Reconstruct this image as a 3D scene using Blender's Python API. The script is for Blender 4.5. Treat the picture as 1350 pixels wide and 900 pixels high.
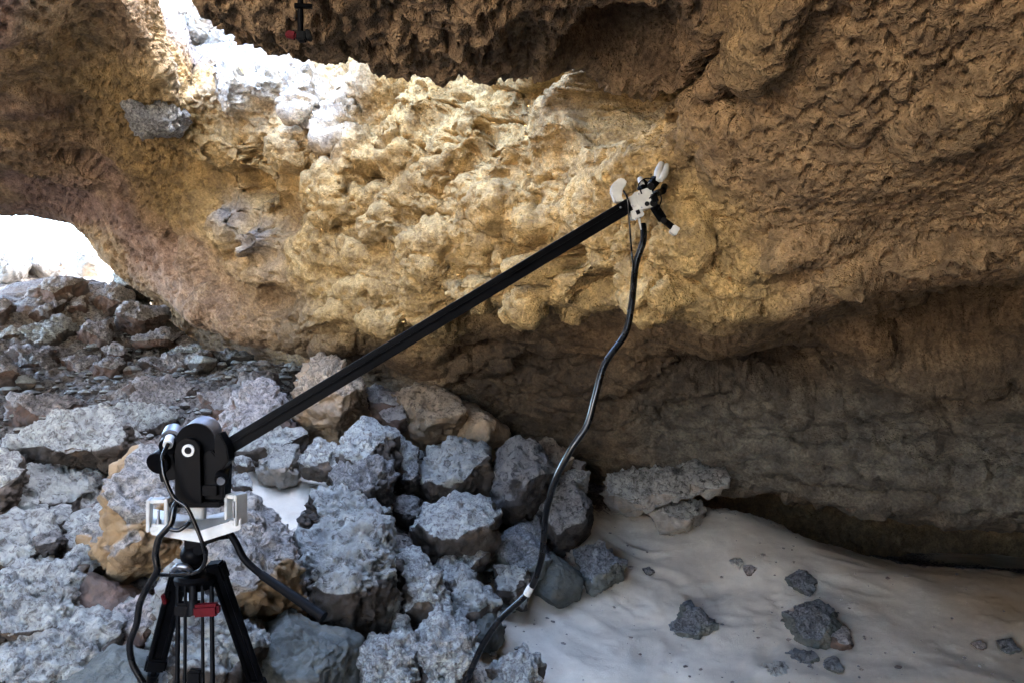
import bpy, math, random
import numpy as np
from mathutils import Vector

sc = bpy.context.scene
for o in list(bpy.data.objects):
    bpy.data.objects.remove(o)
# ------------------------------------------------------------------ camera, world, sun, exposure
F = 975.0; CX, CY, CAMZ = 675.0, 450.0, 1.6
cam_d = bpy.data.cameras.new('camera'); cam = bpy.data.objects.new('camera', cam_d)
sc.collection.objects.link(cam); sc.camera = cam
cam.location = (0, 0, CAMZ); cam.rotation_euler = (math.pi / 2, 0, 0)
cam_d.sensor_width = 36; cam_d.lens = 26; cam_d.clip_start = 0.05; cam_d.clip_end = 2000

SUN_EL, SUN_AZ = math.radians(44), math.radians(100)   # azimuth clockwise from +y (north)
world = bpy.data.worlds.new('World'); sc.world = world; world.use_nodes = True
wn = world.node_tree.nodes; wn.clear()
sky = wn.new('ShaderNodeTexSky'); sky.sky_type = 'NISHITA'; sky.sun_disc = False
sky.sun_elevation = SUN_EL; sky.sun_rotation = SUN_AZ; sky.air_density = 0.9; sky.dust_density = 1.6; sky.ozone_density = 0.8
bg = wn.new('ShaderNodeBackground'); bg.inputs[1].default_value = 0.15
wo = wn.new('ShaderNodeOutputWorld')
world.node_tree.links.new(sky.outputs[0], bg.inputs[0]); world.node_tree.links.new(bg.outputs[0], wo.inputs[0])
sl = bpy.data.lights.new('sun', 'SUN'); sl.energy = 4.0; sl.angle = math.radians(0.5); sl.color = (1, 0.93, 0.82)
so = bpy.data.objects.new('sun', sl); sc.collection.objects.link(so)
sdir = Vector((math.sin(SUN_AZ) * math.cos(SUN_EL), math.cos(SUN_AZ) * math.cos(SUN_EL), math.sin(SUN_EL)))
so.rotation_euler = sdir.to_track_quat('Z', 'Y').to_euler(); so.location = (0, 0, 12)
vs = sc.view_settings; vs.view_transform = 'Standard'; vs.look = 'None'; vs.gamma = 1; vs.exposure = 5.25
vs.use_curve_mapping = False
sc.cycles.max_bounces = 10; sc.cycles.diffuse_bounces = 4; sc.cycles.use_denoising = True
sc.cycles.sample_clamp_indirect = 6; sc.cycles.caustics_reflective = False; sc.cycles.caustics_refractive = False

# ------------------------------------------------------------------ helpers
def P(px, py, d): return ((px - CX) / F * d, d, CAMZ - (py - CY) / F * d)
def W(x, y, z): return (x, y, z)
def proj(V):
    d = np.maximum(V[:, 1], 0.05)
    return V[:, 0] / d * F + CX, CY - (V[:, 2] - CAMZ) / d * F

PERM = np.random.RandomState(12).permutation(4096).astype(np.int32); PERM = np.concatenate([PERM, PERM])
def hsh(ix, iy, iz, s):
    return PERM[PERM[PERM[(ix + s * 131) & 4095] + (iy & 4095)] + (iz & 4095)]
GR = np.array([[1,1,0],[-1,1,0],[1,-1,0],[-1,-1,0],[1,0,1],[-1,0,1],[1,0,-1],[-1,0,-1],[0,1,1],[0,-1,1],[0,1,-1],[0,-1,-1]], np.float32)
GR = np.tile(GR, (342, 1))[:4096]; GX, GY, GZ = (np.ascontiguousarray(GR[:, k]) for k in range(3))
def noise(p, s=0):
    p = np.asarray(p, np.float32); i = np.floor(p); f = p - i; i = i.astype(np.int32)
    fx, fy, fz = np.ascontiguousarray(f[:, 0]), np.ascontiguousarray(f[:, 1]), np.ascontiguousarray(f[:, 2])
    ux, uy, uz = (t * t * t * (t * (t * 6 - 15) + 10) for t in (fx, fy, fz))
    iy, iz = i[:, 1] & 4095, i[:, 2] & 4095; iy1, iz1 = (iy + 1) & 4095, (iz + 1) & 4095
    def plane(dx):
        a = PERM[(i[:, 0] + dx + s * 131) & 4095]; gx = fx - dx
        def line(b, gy):
            h0, h1 = PERM[b + iz], PERM[b + iz1]
            n0 = GX[h0] * gx + GY[h0] * gy + GZ[h0] * fz; n1 = GX[h1] * gx + GY[h1] * gy + GZ[h1] * (fz - 1)
            return n0 + uz * (n1 - n0)
        l0 = line(PERM[a + iy], fy); l1 = line(PERM[a + iy1], fy - 1); return l0 + uy * (l1 - l0)
    a = plane(0); return a + ux * (plane(1) - a)
C1, C2, C3 = (np.random.RandomState(k).rand(4096).astype(np.float32) for k in (1, 2, 3))
def fbm(p, s=0, o=4, g=0.5, ridge=False):
    a, t = 1.0, 0; q = np.asarray(p, np.float32)
    for k in range(o):
        n = noise(q, s + k * 17)
        t = t + a * ((0.5 - 2 * np.abs(n)) if ridge else n); a *= g; q = q * 2.03 + 3.7
    return t
def worley(p, s=0):
    p = np.asarray(p, np.float32); i = np.floor(p); f = p - i; i = i.astype(np.int32)
    best = np.full(len(p), 9.0, np.float32); bid = np.zeros(len(p), np.int32)
    for dx in (-1, 0, 1):
        for dy in (-1, 0, 1):
            for dz in (-1, 0, 1):
                h = hsh(i[:, 0] + dx, i[:, 1] + dy, i[:, 2] + dz, s)
                d = (dx + C1[h] - f[:, 0]) ** 2 + (dy + C2[h] - f[:, 1]) ** 2 + (dz + C3[h] - f[:, 2]) ** 2
                m = d < best; best[m] = d[m]; bid[m] = h[m]
    return np.sqrt(best), C1[bid]
def worley2(p, s=0):
    p = np.asarray(p, np.float32); i = np.floor(p); f = p - i; i = i.astype(np.int32)
    b1 = np.full(len(p), 9.0, np.float32); b2 = b1.copy(); bid = np.zeros(len(p), np.int32)
    for dx in (-1, 0, 1):
        for dy in (-1, 0, 1):
            for dz in (-1, 0, 1):
                h = hsh(i[:, 0] + dx, i[:, 1] + dy, i[:, 2] + dz, s)
                d = (dx + C1[h] - f[:, 0]) ** 2 + (dy + C2[h] - f[:, 1]) ** 2 + (dz + C3[h] - f[:, 2]) ** 2
                m = d < b1; b2 = np.where(m, b1, np.minimum(b2, d)); b1[m] = d[m]; bid[m] = h[m]
    return np.sqrt(b1), np.sqrt(b2), C1[bid]
def sstep(a, b, x):
    t = np.clip((x - a) / (b - a), 0, 1); return t * t * (3 - 2 * t)
def vnormals(V, Fc):
    n = np.zeros_like(V)
    a, b, c, d = (V[Fc[:, k]] for k in range(4))
    fn = np.cross(c - a, d - b)
    for k in range(4):
        for j in range(3): n[:, j] += np.bincount(Fc[:, k], fn[:, j], len(V))
    return n / (np.linalg.norm(n, axis=1, keepdims=True) + 1e-9)
def mesh_np(name, V, Fc, mat, attrs=None, smooth=True):
    me = bpy.data.meshes.new(name); V = np.ascontiguousarray(V, np.float32); Fc = np.ascontiguousarray(Fc, np.int32); k = Fc.shape[1]
    me.vertices.add(len(V)); me.vertices.foreach_set('co', V.ravel())
    me.loops.add(Fc.size); me.loops.foreach_set('vertex_index', Fc.ravel())
    me.polygons.add(len(Fc)); me.polygons.foreach_set('loop_start', np.arange(0, Fc.size, k, dtype=np.int32))
    me.polygons.foreach_set('loop_total', np.full(len(Fc), k, np.int32))
    me.polygons.foreach_set('use_smooth', np.full(len(Fc), smooth, bool))
    for n, a in (attrs or {}).items():
        a = np.ascontiguousarray(a, np.float32)
        if a.ndim == 1:
            at = me.attributes.new(n, 'FLOAT', 'POINT'); at.data.foreach_set('value', a)
        else:
            at = me.attributes.new(n, 'FLOAT_COLOR', 'POINT')
            at.data.foreach_set('color', np.concatenate([a, np.ones((len(a), 1), np.float32)], 1).ravel())
    me.update(); me.validate()
    if mat: me.materials.append(mat)
    return me
def link(name, me, parent=None, label=None, cat=None, group=None, kind=None):
    o = bpy.data.objects.new(name, me); sc.collection.objects.link(o)
    if parent is not None: o.parent = parent
    tag(o, label, cat, group, kind); return o
def tag(o, label=None, cat=None, group=None, kind=None):
    if label: o['label'] = label
    if cat: o['category'] = cat
    if group: o['group'] = group
    if kind: o['kind'] = kind
    return o

# ------------------------------------------------------------------ materials
class N:
    def __init__(s, name, rough=0.9):
        s.m = bpy.data.materials.new(name); s.m.use_nodes = True; s.t = s.m.node_tree
        s.b = s.t.nodes['Principled BSDF']; s.b.inputs['Roughness'].default_value = rough
        s.b.inputs['Specular IOR Level'].default_value = 0.25
        s.co = s.t.nodes.new('ShaderNodeTexCoord').outputs['Object']
    def new(s, t, **kw):
        n = s.t.nodes.new(t)
        for k, v in kw.items(): setattr(n, k, v)
        return n
    def put(s, v, sock):
        if isinstance(v, bpy.types.NodeSocket): s.t.links.new(v, sock)
        else: sock.default_value = (*v, 1) if isinstance(v, tuple) and len(v) == 3 and sock.type == 'RGBA' else v
    def noise(s, scale, detail=4, rough=0.6, vec=None, dist=0.0, out=0):
        n = s.new('ShaderNodeTexNoise'); n.inputs['Scale'].default_value = scale; n.inputs['Detail'].default_value = detail
        n.inputs['Roughness'].default_value = rough; n.inputs['Distortion'].default_value = dist
        s.put(vec or s.co, n.inputs['Vector']); return n.outputs[out]
    def voro(s, scale, feature='F1', vec=None, rnd=1.0):
        n = s.new('ShaderNodeTexVoronoi', feature=feature); n.inputs['Scale'].default_value = scale
        n.inputs['Randomness'].default_value = rnd; s.put(vec or s.co, n.inputs['Vector']); return n.outputs['Distance']
    def ramp(s, fac, a, b, lo=0.0, hi=1.0):
        n = s.new('ShaderNodeMapRange', interpolation_type='SMOOTHSTEP')
        for k, v in zip(('Value', 'From Min', 'From Max', 'To Min', 'To Max'), (fac, a, b, lo, hi)): s.put(v, n.inputs[k])
        return n.outputs[0]
    def mix(s, f, a, b, mode='MIX'):
        n = s.new('ShaderNodeMix', data_type='RGBA', blend_type=mode)
        s.put(f, n.inputs[0]); s.put(a, n.inputs[6]); s.put(b, n.inputs[7]); return n.outputs[2]
    def math(s, op, a, b=0.0, c=0.0):
        n = s.new('ShaderNodeMath', operation=op); s.put(a, n.inputs[0]); s.put(b, n.inputs[1]); s.put(c, n.inputs[2]); return n.outputs[0]
    def attr(s, name, fac=True):
        n = s.new('ShaderNodeAttribute', attribute_name=name); return n.outputs['Fac' if fac else 'Color']
    def bump(s, h, strength=0.5, dist=0.01, normal=None):
        n = s.new('ShaderNodeBump'); n.inputs['Strength'].default_value = strength; n.inputs['Distance'].default_value = dist
        s.put(h, n.inputs['Height'])
        if normal: s.put(normal, n.inputs['Normal'])
        return n.outputs[0]
    def col(s, c): s.put(c, s.b.inputs['Base Color'])
    def nor(s, n): s.put(n, s.b.inputs['Normal'])

def mat_cave():
    n = N('cave_rock', 0.92)
    base = n.attr('tint', False)
    a = n.noise(9, 5, 0.65); b = n.noise(55, 4, 0.7); c = n.noise(260, 3, 0.7)
    v = n.mix(n.ramp(a, 0.3, 0.7), (0.62, 0.6, 0.6), (1.3, 1.25, 1.15))
    v2 = n.mix(n.ramp(b, 0.3, 0.7), (0.68, 0.66, 0.64), (1.25, 1.25, 1.25))
    co = n.mix(1.0, n.mix(1.0, base, v, 'MULTIPLY'), v2, 'MULTIPLY')
    red = n.ramp(n.noise(14, 4, 0.7, dist=1.0), 0.6, 0.78, 0, 0.45)
    co = n.mix(red, co, (0.22, 0.11, 0.06)); n.col(co)
    wv = n.new('ShaderNodeVectorMath', operation='MULTIPLY_ADD'); n.put(n.noise(40, 3, .6, out=1), wv.inputs[0]); wv.inputs[1].default_value = (.012,) * 3; n.put(n.co, wv.inputs[2])
    pit = n.ramp(n.voro(62, vec=wv.outputs[0]), .12, .42); pit2 = n.ramp(n.voro(130, vec=wv.outputs[0]), .1, .45)
    h = n.math('ADD', n.math('MULTIPLY', b, 0.8), n.math('MULTIPLY', c, 0.4))
    h = n.math('ADD', h, n.math('ADD', n.math('MULTIPLY', pit, n.ramp(a, .35, .6, .15, .8)), n.math('MULTIPLY', pit2, .25)))
    n.nor(n.bump(h, 0.8, 0.016)); return n.m
def mat_rock(name, crust, body, warm, wamt):
    n = N(name, 0.93)
    oi = n.new('ShaderNodeObjectInfo').outputs['Random']
    dust = n.attr('dust')
    a = n.noise(11, 5, 0.65); b = n.noise(52, 5, 0.66); c = n.noise(260, 3, 0.7)
    pits = n.ramp(b, 0.36, 0.5)
    vm = n.new('ShaderNodeVectorMath', operation='SCALE'); n.put(n.co, vm.inputs[0]); n.put(n.math('MULTIPLY_ADD', oi, 0.95, 0.5), vm.inputs['Scale'])
    fl = n.noise(36, 6, 0.72, dist=0.9, vec=vm.outputs[0])
    cr = n.mix(n.ramp(fl, 0.36, n.math('MULTIPLY_ADD', oi, 0.14, 0.50)), tuple(x * 0.36 for x in crust), tuple(min(.85, x * 1.15) for x in crust))
    cr = n.mix(n.ramp(a, 0.35, 0.65), n.mix(1.0, cr, (0.7, 0.7, 0.74), 'MULTIPLY'), cr)
    bo = n.mix(n.ramp(a, 0.3, 0.7), tuple(x * 0.72 for x in body), tuple(min(1, x * 1.3) for x in body))
    bo = n.mix(n.ramp(n.noise(6, 4, 0.6, dist=0.6), 0.62 - wamt * 0.3, 0.75 - wamt * 0.25), bo, warm)
    f = n.ramp(n.math('ADD', dust, n.math('MULTIPLY', n.math('SUBTRACT', b, 0.5), 0.5)), 0.25, 0.7)
    co = n.mix(f, bo, cr)
    g = n.math('MULTIPLY_ADD', oi, 0.5, 0.7)
    gg = n.new('ShaderNodeCombineColor')
    for k in range(3): n.put(g, gg.inputs[k])
    n.col(n.mix(1.0, co, gg.outputs[0], 'MULTIPLY'))
    h = n.math('ADD', n.math('ADD', b, n.math('MULTIPLY', fl, 1.2)), n.math('MULTIPLY', c, 0.35))
    s = n.math('MULTIPLY_ADD', f, 0.45, 0.5)
    bn = n.new('ShaderNodeBump'); bn.inputs['Distance'].default_value = 0.05
    n.put(s, bn.inputs['Strength']); n.put(h, bn.inputs['Height']); n.nor(bn.outputs[0]); return n.m
def mat_floor():
    n = N('sand_and_rubble', 0.95)
    sand = n.attr('sand'); warm = n.attr('warm')
    a = n.noise(3.5, 5, 0.6); b = n.noise(45, 5, 0.7); c = n.noise(320, 3, 0.8)
    s1 = n.mix(n.ramp(a, 0.3, 0.7), (0.60, 0.525, 0.42), (0.78, 0.70, 0.57))
    s1 = n.mix(warm, s1, (0.42, 0.27, 0.13))
    s1 = n.mix(n.ramp(c, 0.55, 0.75, 0, 0.5), s1, (0.2, 0.18, 0.17))
    r1 = n.mix(n.ramp(b, 0.35, 0.6), (0.045, 0.038, 0.034), (0.30, 0.27, 0.24))
    r1 = n.mix(n.ramp(a, 0.45, 0.7, 0, 0.6), r1, (0.22, 0.16, 0.12))
    f = n.ramp(n.math('ADD', sand, n.math('MULTIPLY', n.math('SUBTRACT', b, 0.5), 0.8)), 0.35, 0.6)
    n.col(n.mix(f, r1, s1))
    h = n.math('ADD', n.math('MULTIPLY', b, n.math('MULTIPLY_ADD', f, -0.6, 1.0)), n.math('MULTIPLY', c, 0.5))
    n.nor(n.bump(h, 0.6, 0.014)); return n.m
M_CAVE = mat_cave(); M_FLOOR = mat_floor()
M_ROCK = {
    'g': mat_rock('grey_crusted_rock', (0.80, 0.735, 0.65), (0.085, 0.068, 0.054), (0.16, 0.11, 0.07), 0.2),
    'd': mat_rock('dark_lava_rock', (0.42, 0.395, 0.36), (0.055, 0.048, 0.043), (0.09, 0.07, 0.06), 0.1),
    't': mat_rock('tan_rock', (0.76, 0.57, 0.39), (0.28, 0.205, 0.135), (0.36, 0.25, 0.15), 0.6),
    'o': mat_rock('golden_rock', (0.66, 0.60, 0.52), (0.25, 0.17, 0.095), (0.32, 0.215, 0.115), 0.8),
    'b': mat_rock('brown_rock', (0.66, 0.59, 0.53), (0.11, 0.082, 0.066), (0.15, 0.095, 0.07), 0.7),
    'v': mat_rock('greenish_smooth_rock', (0.36, 0.37, 0.37), (0.12, 0.125, 0.11), (0.15, 0.14, 0.11), 0.3),
    'p': mat_rock('pale_rock', (0.76, 0.71, 0.62), (0.36, 0.33, 0.29), (0.40, 0.33, 0.26), 0.5),
}

# ------------------------------------------------------------------ spline sheets
def crow(pts, counts):
    """Catmull-Rom through pts (n,...,3) along axis 0, counts[i] samples per interval."""
    n = len(pts); out = []
    for i in range(n - 1):
        p0, p1, p2, p3 = pts[max(i - 1, 0)], pts[i], pts[i + 1], pts[min(i + 2, n - 1)]
        if i == 0: p0 = 2 * p1 - p2
        if i == n - 2: p3 = 2 * p2 - p1
        m1, m2 = (p2 - p0) * 0.42, (p3 - p1) * 0.42
        for k in range(counts[i]):
            t = k / counts[i]; t2, t3 = t * t, t * t * t
            out.append((2 * t3 - 3 * t2 + 1) * p1 + (t3 - 2 * t2 + t) * m1 + (-2 * t3 + 3 * t2) * p2 + (t3 - t2) * m2)
    out.append(pts[-1]); return np.stack(out)
def counts_for(G, axis, step):
    A = np.moveaxis(G, axis, 0); res = []
    flat = G.reshape(-1, 3); px, py = proj(flat)
    px = np.moveaxis(px.reshape(G.shape[:2]), axis, 0); py = np.moveaxis(py.reshape(G.shape[:2]), axis, 0)
    y = A[..., 1]
    for i in range(len(A) - 1):
        vis = (y[i] > 1) & (y[i + 1] > 1) & (((px[i] > -60) & (px[i] < 1410) & (py[i] > -60) & (py[i] < 960)) | ((px[i + 1] > -60) & (px[i + 1] < 1410) & (py[i + 1] > -60) & (py[i + 1] < 960)))
        dd = np.hypot(np.clip(px[i], -100, 1450) - np.clip(px[i + 1], -100, 1450), np.clip(py[i], -60, 960) - np.clip(py[i + 1], -60, 960))
        w = np.linalg.norm(A[i] - A[i + 1], axis=1).max() / 0.12
        wv_ = np.linalg.norm(A[i] - A[i + 1], axis=1)[vis].max() / .028 if vis.any() else 0
        res.append(int(max(3, min(w, 14), min(wv_, 34), (dd[vis].max() / step if vis.any() else 0))))
    return res
def sheet(G, step):
    G = np.array(G, np.float64)
    cr, cc = counts_for(G, 0, step), counts_for(G, 1, step)
    S = crow(G, cr); S = np.moveaxis(crow(np.moveaxis(S, 1, 0), cc), 0, 1)
    R, C = S.shape[:2]; V = S.reshape(-1, 3)
    idx = np.arange(R * C).reshape(R, C)
    Fc = np.stack([idx[:-1, :-1], idx[1:, :-1], idx[1:, 1:], idx[:-1, 1:]], -1).reshape(-1, 4)
    return V, Fc
def spot3d(V, px, py, PX, PY, Y):
    e = (PX - px) ** 2 + (PY - py) ** 2 + np.where(Y > 1, 0, 1e9)
    near = np.where(e < e.min() + 60)[0]
    return V[near[np.argmin(Y[near])]]

cols = [
 # rB, rA, r0, r1, r2(rim), r3, r4, r5, r6(lip), r7, r8, r9, r10, r11
 [W(-9,-4,4.4),W(-7.5,-3.5,4.3),W(-6,-3,4.1),W(-.4,-2.2,3.6),W(-.3,-2,3.1),W(-2,-2,2.9),W(-3.4,-2,2.6),W(-3.9,-2,2.2),W(-4.3,-2,1.7),W(-4.5,-2,1.2),W(-4.6,-2,.8),W(-4.7,-2,.4),W(-4.8,-2,0),W(-4.8,-2,-.5)],
 [W(-9,0,4.4),W(-7.5,0,4.3),W(-6,0,4.1),W(-.6,.2,3.6),W(-.4,.3,3.1),W(-2.2,.5,2.9),W(-3.6,.7,2.75),W(-4.3,.9,2.5),W(-4.8,1,2.1),W(-5.1,1.1,1.6),W(-5.3,1.1,1.2),W(-5.4,1.1,.8),W(-5.5,1.1,.3),W(-5.5,1.1,-.5)],
 [W(-9,2,4.4),W(-7.5,1.8,4.3),W(-6,1.7,4.1),W(-2.5,1.8,3.7),W(-2.2,1.9,2.95),W(-2.9,2.2,2.93),W(-3.8,2.7,2.9),W(-4.8,3.3,2.7),W(-5.6,4,2.45),W(-6,4.3,2.7),W(-6.1,4.3,3.1),W(-6.2,4.3,3.5),W(-6.3,4.3,3.8),W(-7,4.2,4.1)],
 [W(-9,3.6,4.5),W(-7,3.4,4.4),W(-5,3.2,4.2),W(-2.35,3.1,3.7),P(0,-20,3.0),P(0,80,3.6),P(0,170,4.5),P(0,240,5.4),P(0,281,6.2),P(0,262,6.6),P(0,200,6.8),P(0,130,7),P(0,90,7.2),P(0,60,8.5)],
 [W(-9,5.4,4.6),W(-6.5,4.9,4.5),W(-4.5,4.4,4.3),P(165,-40,4.0),P(150,-15,3.35),P(120,90,4.0),P(110,180,4.8),P(110,255,5.6),P(110,303,6.2),P(112,290,6.7),P(112,230,7),P(112,170,7.2),P(112,130,7.4),P(100,90,9)],
 [P(150,-110,10),P(200,-80,8),P(222,-30,6.5),P(222,50,4.6),P(205,70,3.9),P(195,140,4.3),P(180,220,5.0),P(148,298,5.6),P(138,342,6.1),P(160,330,6.9),P(165,300,7.8),P(165,270,8.2),P(165,240,8.6),P(150,200,9)],
 [P(230,-100,10),P(250,-60,8),P(255,0,6.5),P(252,100,5.0),P(240,128,4.4),P(240,190,4.7),P(230,260,5.1),P(205,340,5.5),P(188,384,5.8),P(215,385,7),P(225,370,8.5),P(230,400,9.2),P(230,450,9.5),P(230,520,9.5)],
 [P(300,-100,10),P(290,-70,8),P(290,-30,6.8),P(285,60,5.4),P(290,105,4.5),P(300,170,4.6),P(300,240,4.8),P(285,360,5.1),P(275,430,5.3),P(300,425,6.8),P(310,410,8.3),P(310,450,8.8),P(310,480,9),P(310,540,9)],
 [P(380,-180,10),P(380,-140,8),P(380,-80,6.8),P(390,30,5.4),P(400,90,4.5),P(410,170,4.4),P(410,260,4.5),P(400,390,4.7),P(395,458,4.9),P(405,462,5.4),P(410,470,6.2),P(410,485,6.6),P(410,510,6.8),P(410,560,7)],
 [P(540,-200,11),P(540,-170,9),P(540,-110,7),P(540,-10,5.3),P(540,60,4.4),P(540,150,4.1),P(540,250,4.0),P(540,360,4.05),P(530,420,4.2),P(530,440,4.6),P(530,500,5.1),P(530,560,5.2),P(530,620,5.4),P(530,700,5.6)],
 [P(690,-260,10),P(690,-220,8),P(690,-150,6),P(690,-20,4.4),P(690,60,3.6),P(690,150,3.5),P(690,240,3.5),P(690,340,3.6),P(690,400,3.7),P(690,420,4.5),P(690,490,5.1),P(690,590,5.3),P(690,620,5.6),P(690,720,6)],
 [W(.45,-3.5,3.2),W(.45,-1.5,3.2),P(820,-420,1.9),P(820,-60,2.6),P(820,60,2.7),P(820,150,2.75),P(820,240,2.8),P(820,330,2.95),P(830,410,3.1),P(835,432,4.1),P(840,500,4.9),P(850,610,5.3),P(850,640,5.9),P(850,740,6.3)],
 [W(.55,-3.5,-.4),W(.55,-1.5,2.5),P(1010,-350,1.15),P(990,-80,1.55),P(980,60,1.9),P(975,160,2.2),P(970,260,2.5),P(960,350,2.75),P(950,432,2.95),P(955,455,4.2),P(960,540,4.9),P(965,636,5.2),P(965,636,6.6),P(965,740,7.2)],
 [W(1,-3.5,-.4),W(1,-1.5,2.5),P(1220,-400,1.05),P(1200,-130,1.35),P(1185,20,1.6),P(1180,120,1.85),P(1175,220,2.1),P(1170,310,2.4),P(1165,385,2.65),P(1170,412,3.8),P(1180,530,4.7),P(1180,676,4.9),P(1180,645,7.2),P(1180,760,7.6)],
 [W(1.6,-3.5,-.4),W(1.6,-1.5,2.45),P(1420,-420,1.0),P(1390,-150,1.25),P(1380,0,1.45),P(1370,100,1.65),P(1365,200,1.9),P(1360,300,2.2),P(1350,370,2.5),P(1350,398,3.5),P(1350,530,4.4),P(1350,692,4.6),P(1350,655,7.2),P(1350,780,7.6)],
 [W(2.6,-3.5,-.4),W(2.6,-1.5,2.2),P(1800,-500,.9),P(1760,-200,1.1),P(1750,0,1.3),P(1740,100,1.45),P(1730,200,1.7),P(1720,300,1.95),P(1700,380,2.2),P(1700,430,2.8),P(1700,560,3.4),P(1700,712,3.9),P(1700,700,5.4),P(1700,820,5.5)],
 [W(4,-3.5,-.5),W(4,-1.5,-.5),W(3.9,.5,.2),W(3.8,.9,.4),W(3.8,1.2,.5),W(3.8,1.5,.6),W(3.8,1.8,.6),W(3.8,2,.6),W(3.8,2.2,.6),W(3.9,2.4,.5),W(4,2.6,.4),W(4.1,2.8,.2),W(4.3,3,0),W(4.4,3,-.6)],
]
STEP = 2.5
V, Fc = sheet(np.moveaxis(np.array(cols), 0, 1), STEP)
Nn = vnormals(V, Fc)
# make normals face the camera / the cave's inside
sgn = np.sign((Nn * (np.array([0, 1.0, 1.4]) - V)).sum(1).mean()) or 1.0
Nn *= sgn
PX, PY = proj(V); Y = V[:, 1]
# lumps and hollows: px, py, rx, ry (pixels), rotation (deg), amplitude (m, + towards the cave)
LUMPS = [
 (290,205,62,34,-8,.10),(250,190,30,22,0,.05),(345,215,22,26,0,-.10),(305,125,22,34,20,.16),(345,110,26,22,0,.12),(408,130,22,42,10,.20),(440,170,26,40,0,.12),
 (380,205,30,30,0,.10),(440,260,34,50,10,.12),(330,255,26,20,0,-.22),(300,300,26,34,10,.14),(335,315,30,26,0,.12),(360,290,24,30,0,-.10),
 (480,235,26,18,0,-.16),(500,110,40,30,0,.12),(560,130,40,36,0,.12),(470,200,30,40,20,.10),(520,190,30,46,-30,.12),(600,180,36,60,-40,.08),(640,230,30,60,-45,.07),
 (548,280,50,40,0,-.07),(560,330,60,36,0,.05),(665,272,44,30,0,.16),(700,300,34,24,0,.10),(640,345,14,22,0,-.25),(668,355,22,26,0,.08),(712,358,14,20,0,.16),(735,345,18,26,-30,-.22),(775,390,22,40,-45,-.22),
 (500,300,24,30,0,.09),(450,330,40,26,-30,.07),(400,330,34,60,-40,.05),(560,370,34,24,0,.05),(620,385,40,20,0,.10),(690,400,30,22,0,.10),(760,420,34,20,0,.06),(860,400,40,26,0,.10),(900,330,50,30,0,.06),
 (800,95,80,80,20,-.5),(840,130,50,36,-20,-.22),(850,160,40,24,-20,-.10),(760,60,30,30,0,-.16),(720,150,40,50,-40,.05),(910,100,50,16,20,-.16),(960,140,36,10,-35,-.10),
 (700,110,40,16,20,-.08),(840,220,60,30,0,.05),(330,360,60,26,-20,.08),(260,400,40,22,30,.07),(420,420,60,18,10,.08),(215,330,22,40,0,-.06),(245,355,30,34,0,.08),(360,400,40,18,0,-.07),
 (470,385,40,18,-10,.06),(500,425,36,14,0,.08),(580,430,40,14,0,.07),
 (1070,330,60,26,-10,.06),(1010,350,40,24,0,.05),(1120,370,40,18,0,.10),(1240,350,60,20,10,.05),(1020,390,36,40,20,-.05),(1275,408,95,30,0,-.30),(1120,440,60,18,0,.08),(1050,508,90,26,-12,-.32),(950,500,70,28,0,-.25),
 (1230,468,130,22,-6,.18),(1300,520,60,26,0,.10),(1180,540,60,20,0,.06),(1000,560,60,22,0,.05),(1100,600,170,36,0,.12),(1310,640,60,36,0,.10),(900,560,40,26,0,-.10),(700,490,40,20,20,-.12),(620,470,50,16,10,-.10),(800,500,60,26,0,.10),(740,540,60,26,0,.05),(880,480,50,18,10,-.08),
 (1150,120,40,60,10,.03),(1060,90,30,70,0,-.03),(1250,150,60,60,0,.04),(1010,60,26,60,20,.04),(90,130,40,30,-30,-.05),(60,220,70,20,-20,.06),(150,250,60,20,-30,-.05),(200,300,40,16,-40,-.06),(40,60,60,30,-20,.05),
]
for (lx, ly, rx, ry, rot, amp) in LUMPS:
    c = spot3d(V, lx, ly, PX, PY, Y); k = c[1] / F
    dv = V - c; a = math.radians(rot); ca, sa = math.cos(a), math.sin(a)
    u = (dv[:, 0] * ca + dv[:, 2] * sa) / (rx * k); w = (-dv[:, 0] * sa + dv[:, 2] * ca) / (ry * k); t = dv[:, 1] / (1.6 * max(rx, ry) * k)
    q = np.sqrt(u * u + w * w + 0.5 * t * t + 1e-9)
    wob = 0.22 * noise(V * (1.4 / (min(rx, ry) * k + .02)), 5)
    V += Nn * (amp * 1.15 * (1 - sstep(0.45, 1.15, q + wob)))[:, None]
# region weights from 3-D anchors
def region(V, spots, PX, PY, Y):
    w = np.zeros(len(V))
    for (px, py, r) in spots:
        c = spot3d(V, px, py, PX, PY, Y); w = np.maximum(w, np.exp(-((V - c) ** 2).sum(1) / (r * r)))
    return w
PX, PY = proj(V); Y = V[:, 1]
n1 = fbm(V * 0.9, 3, 3)
w_gold = np.clip(region(V, [(300,200,.8),(450,150,.9),(560,150,.9),(600,260,.8),(520,330,.8),(680,300,.6),(720,380,.5),(850,380,.42),(780,250,.5),(880,330,.3),(420,300,.7)], PX, PY, Y) * 1.25 + n1 * 0.5, 0, 1)
w_left = np.clip(region(V, [(0,0,1.2),(60,150,1.4),(130,250,1.2),(0,250,1.5),(-150,100,1.5)], PX, PY, Y) * 1.2, 0, 1)
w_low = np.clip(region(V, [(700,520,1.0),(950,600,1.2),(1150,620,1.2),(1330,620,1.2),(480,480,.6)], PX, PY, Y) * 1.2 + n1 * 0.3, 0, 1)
w_right = np.clip(1 - np.maximum(np.maximum(w_gold, w_left), w_low), 0, 1)
Nn = vnormals(V, Fc) * sgn
def rotcoord(V, a, kx, ky):
    """coordinates along / across a direction at angle a in the x-z plane"""
    ca, sa = math.cos(a), math.sin(a)
    u = V[:, 0] * ca + V[:, 2] * sa; w = -V[:, 0] * sa + V[:, 2] * ca
    return np.stack([u * kx, w * ky, V[:, 1] * min(kx, ky) * 1.0], 1)
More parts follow.
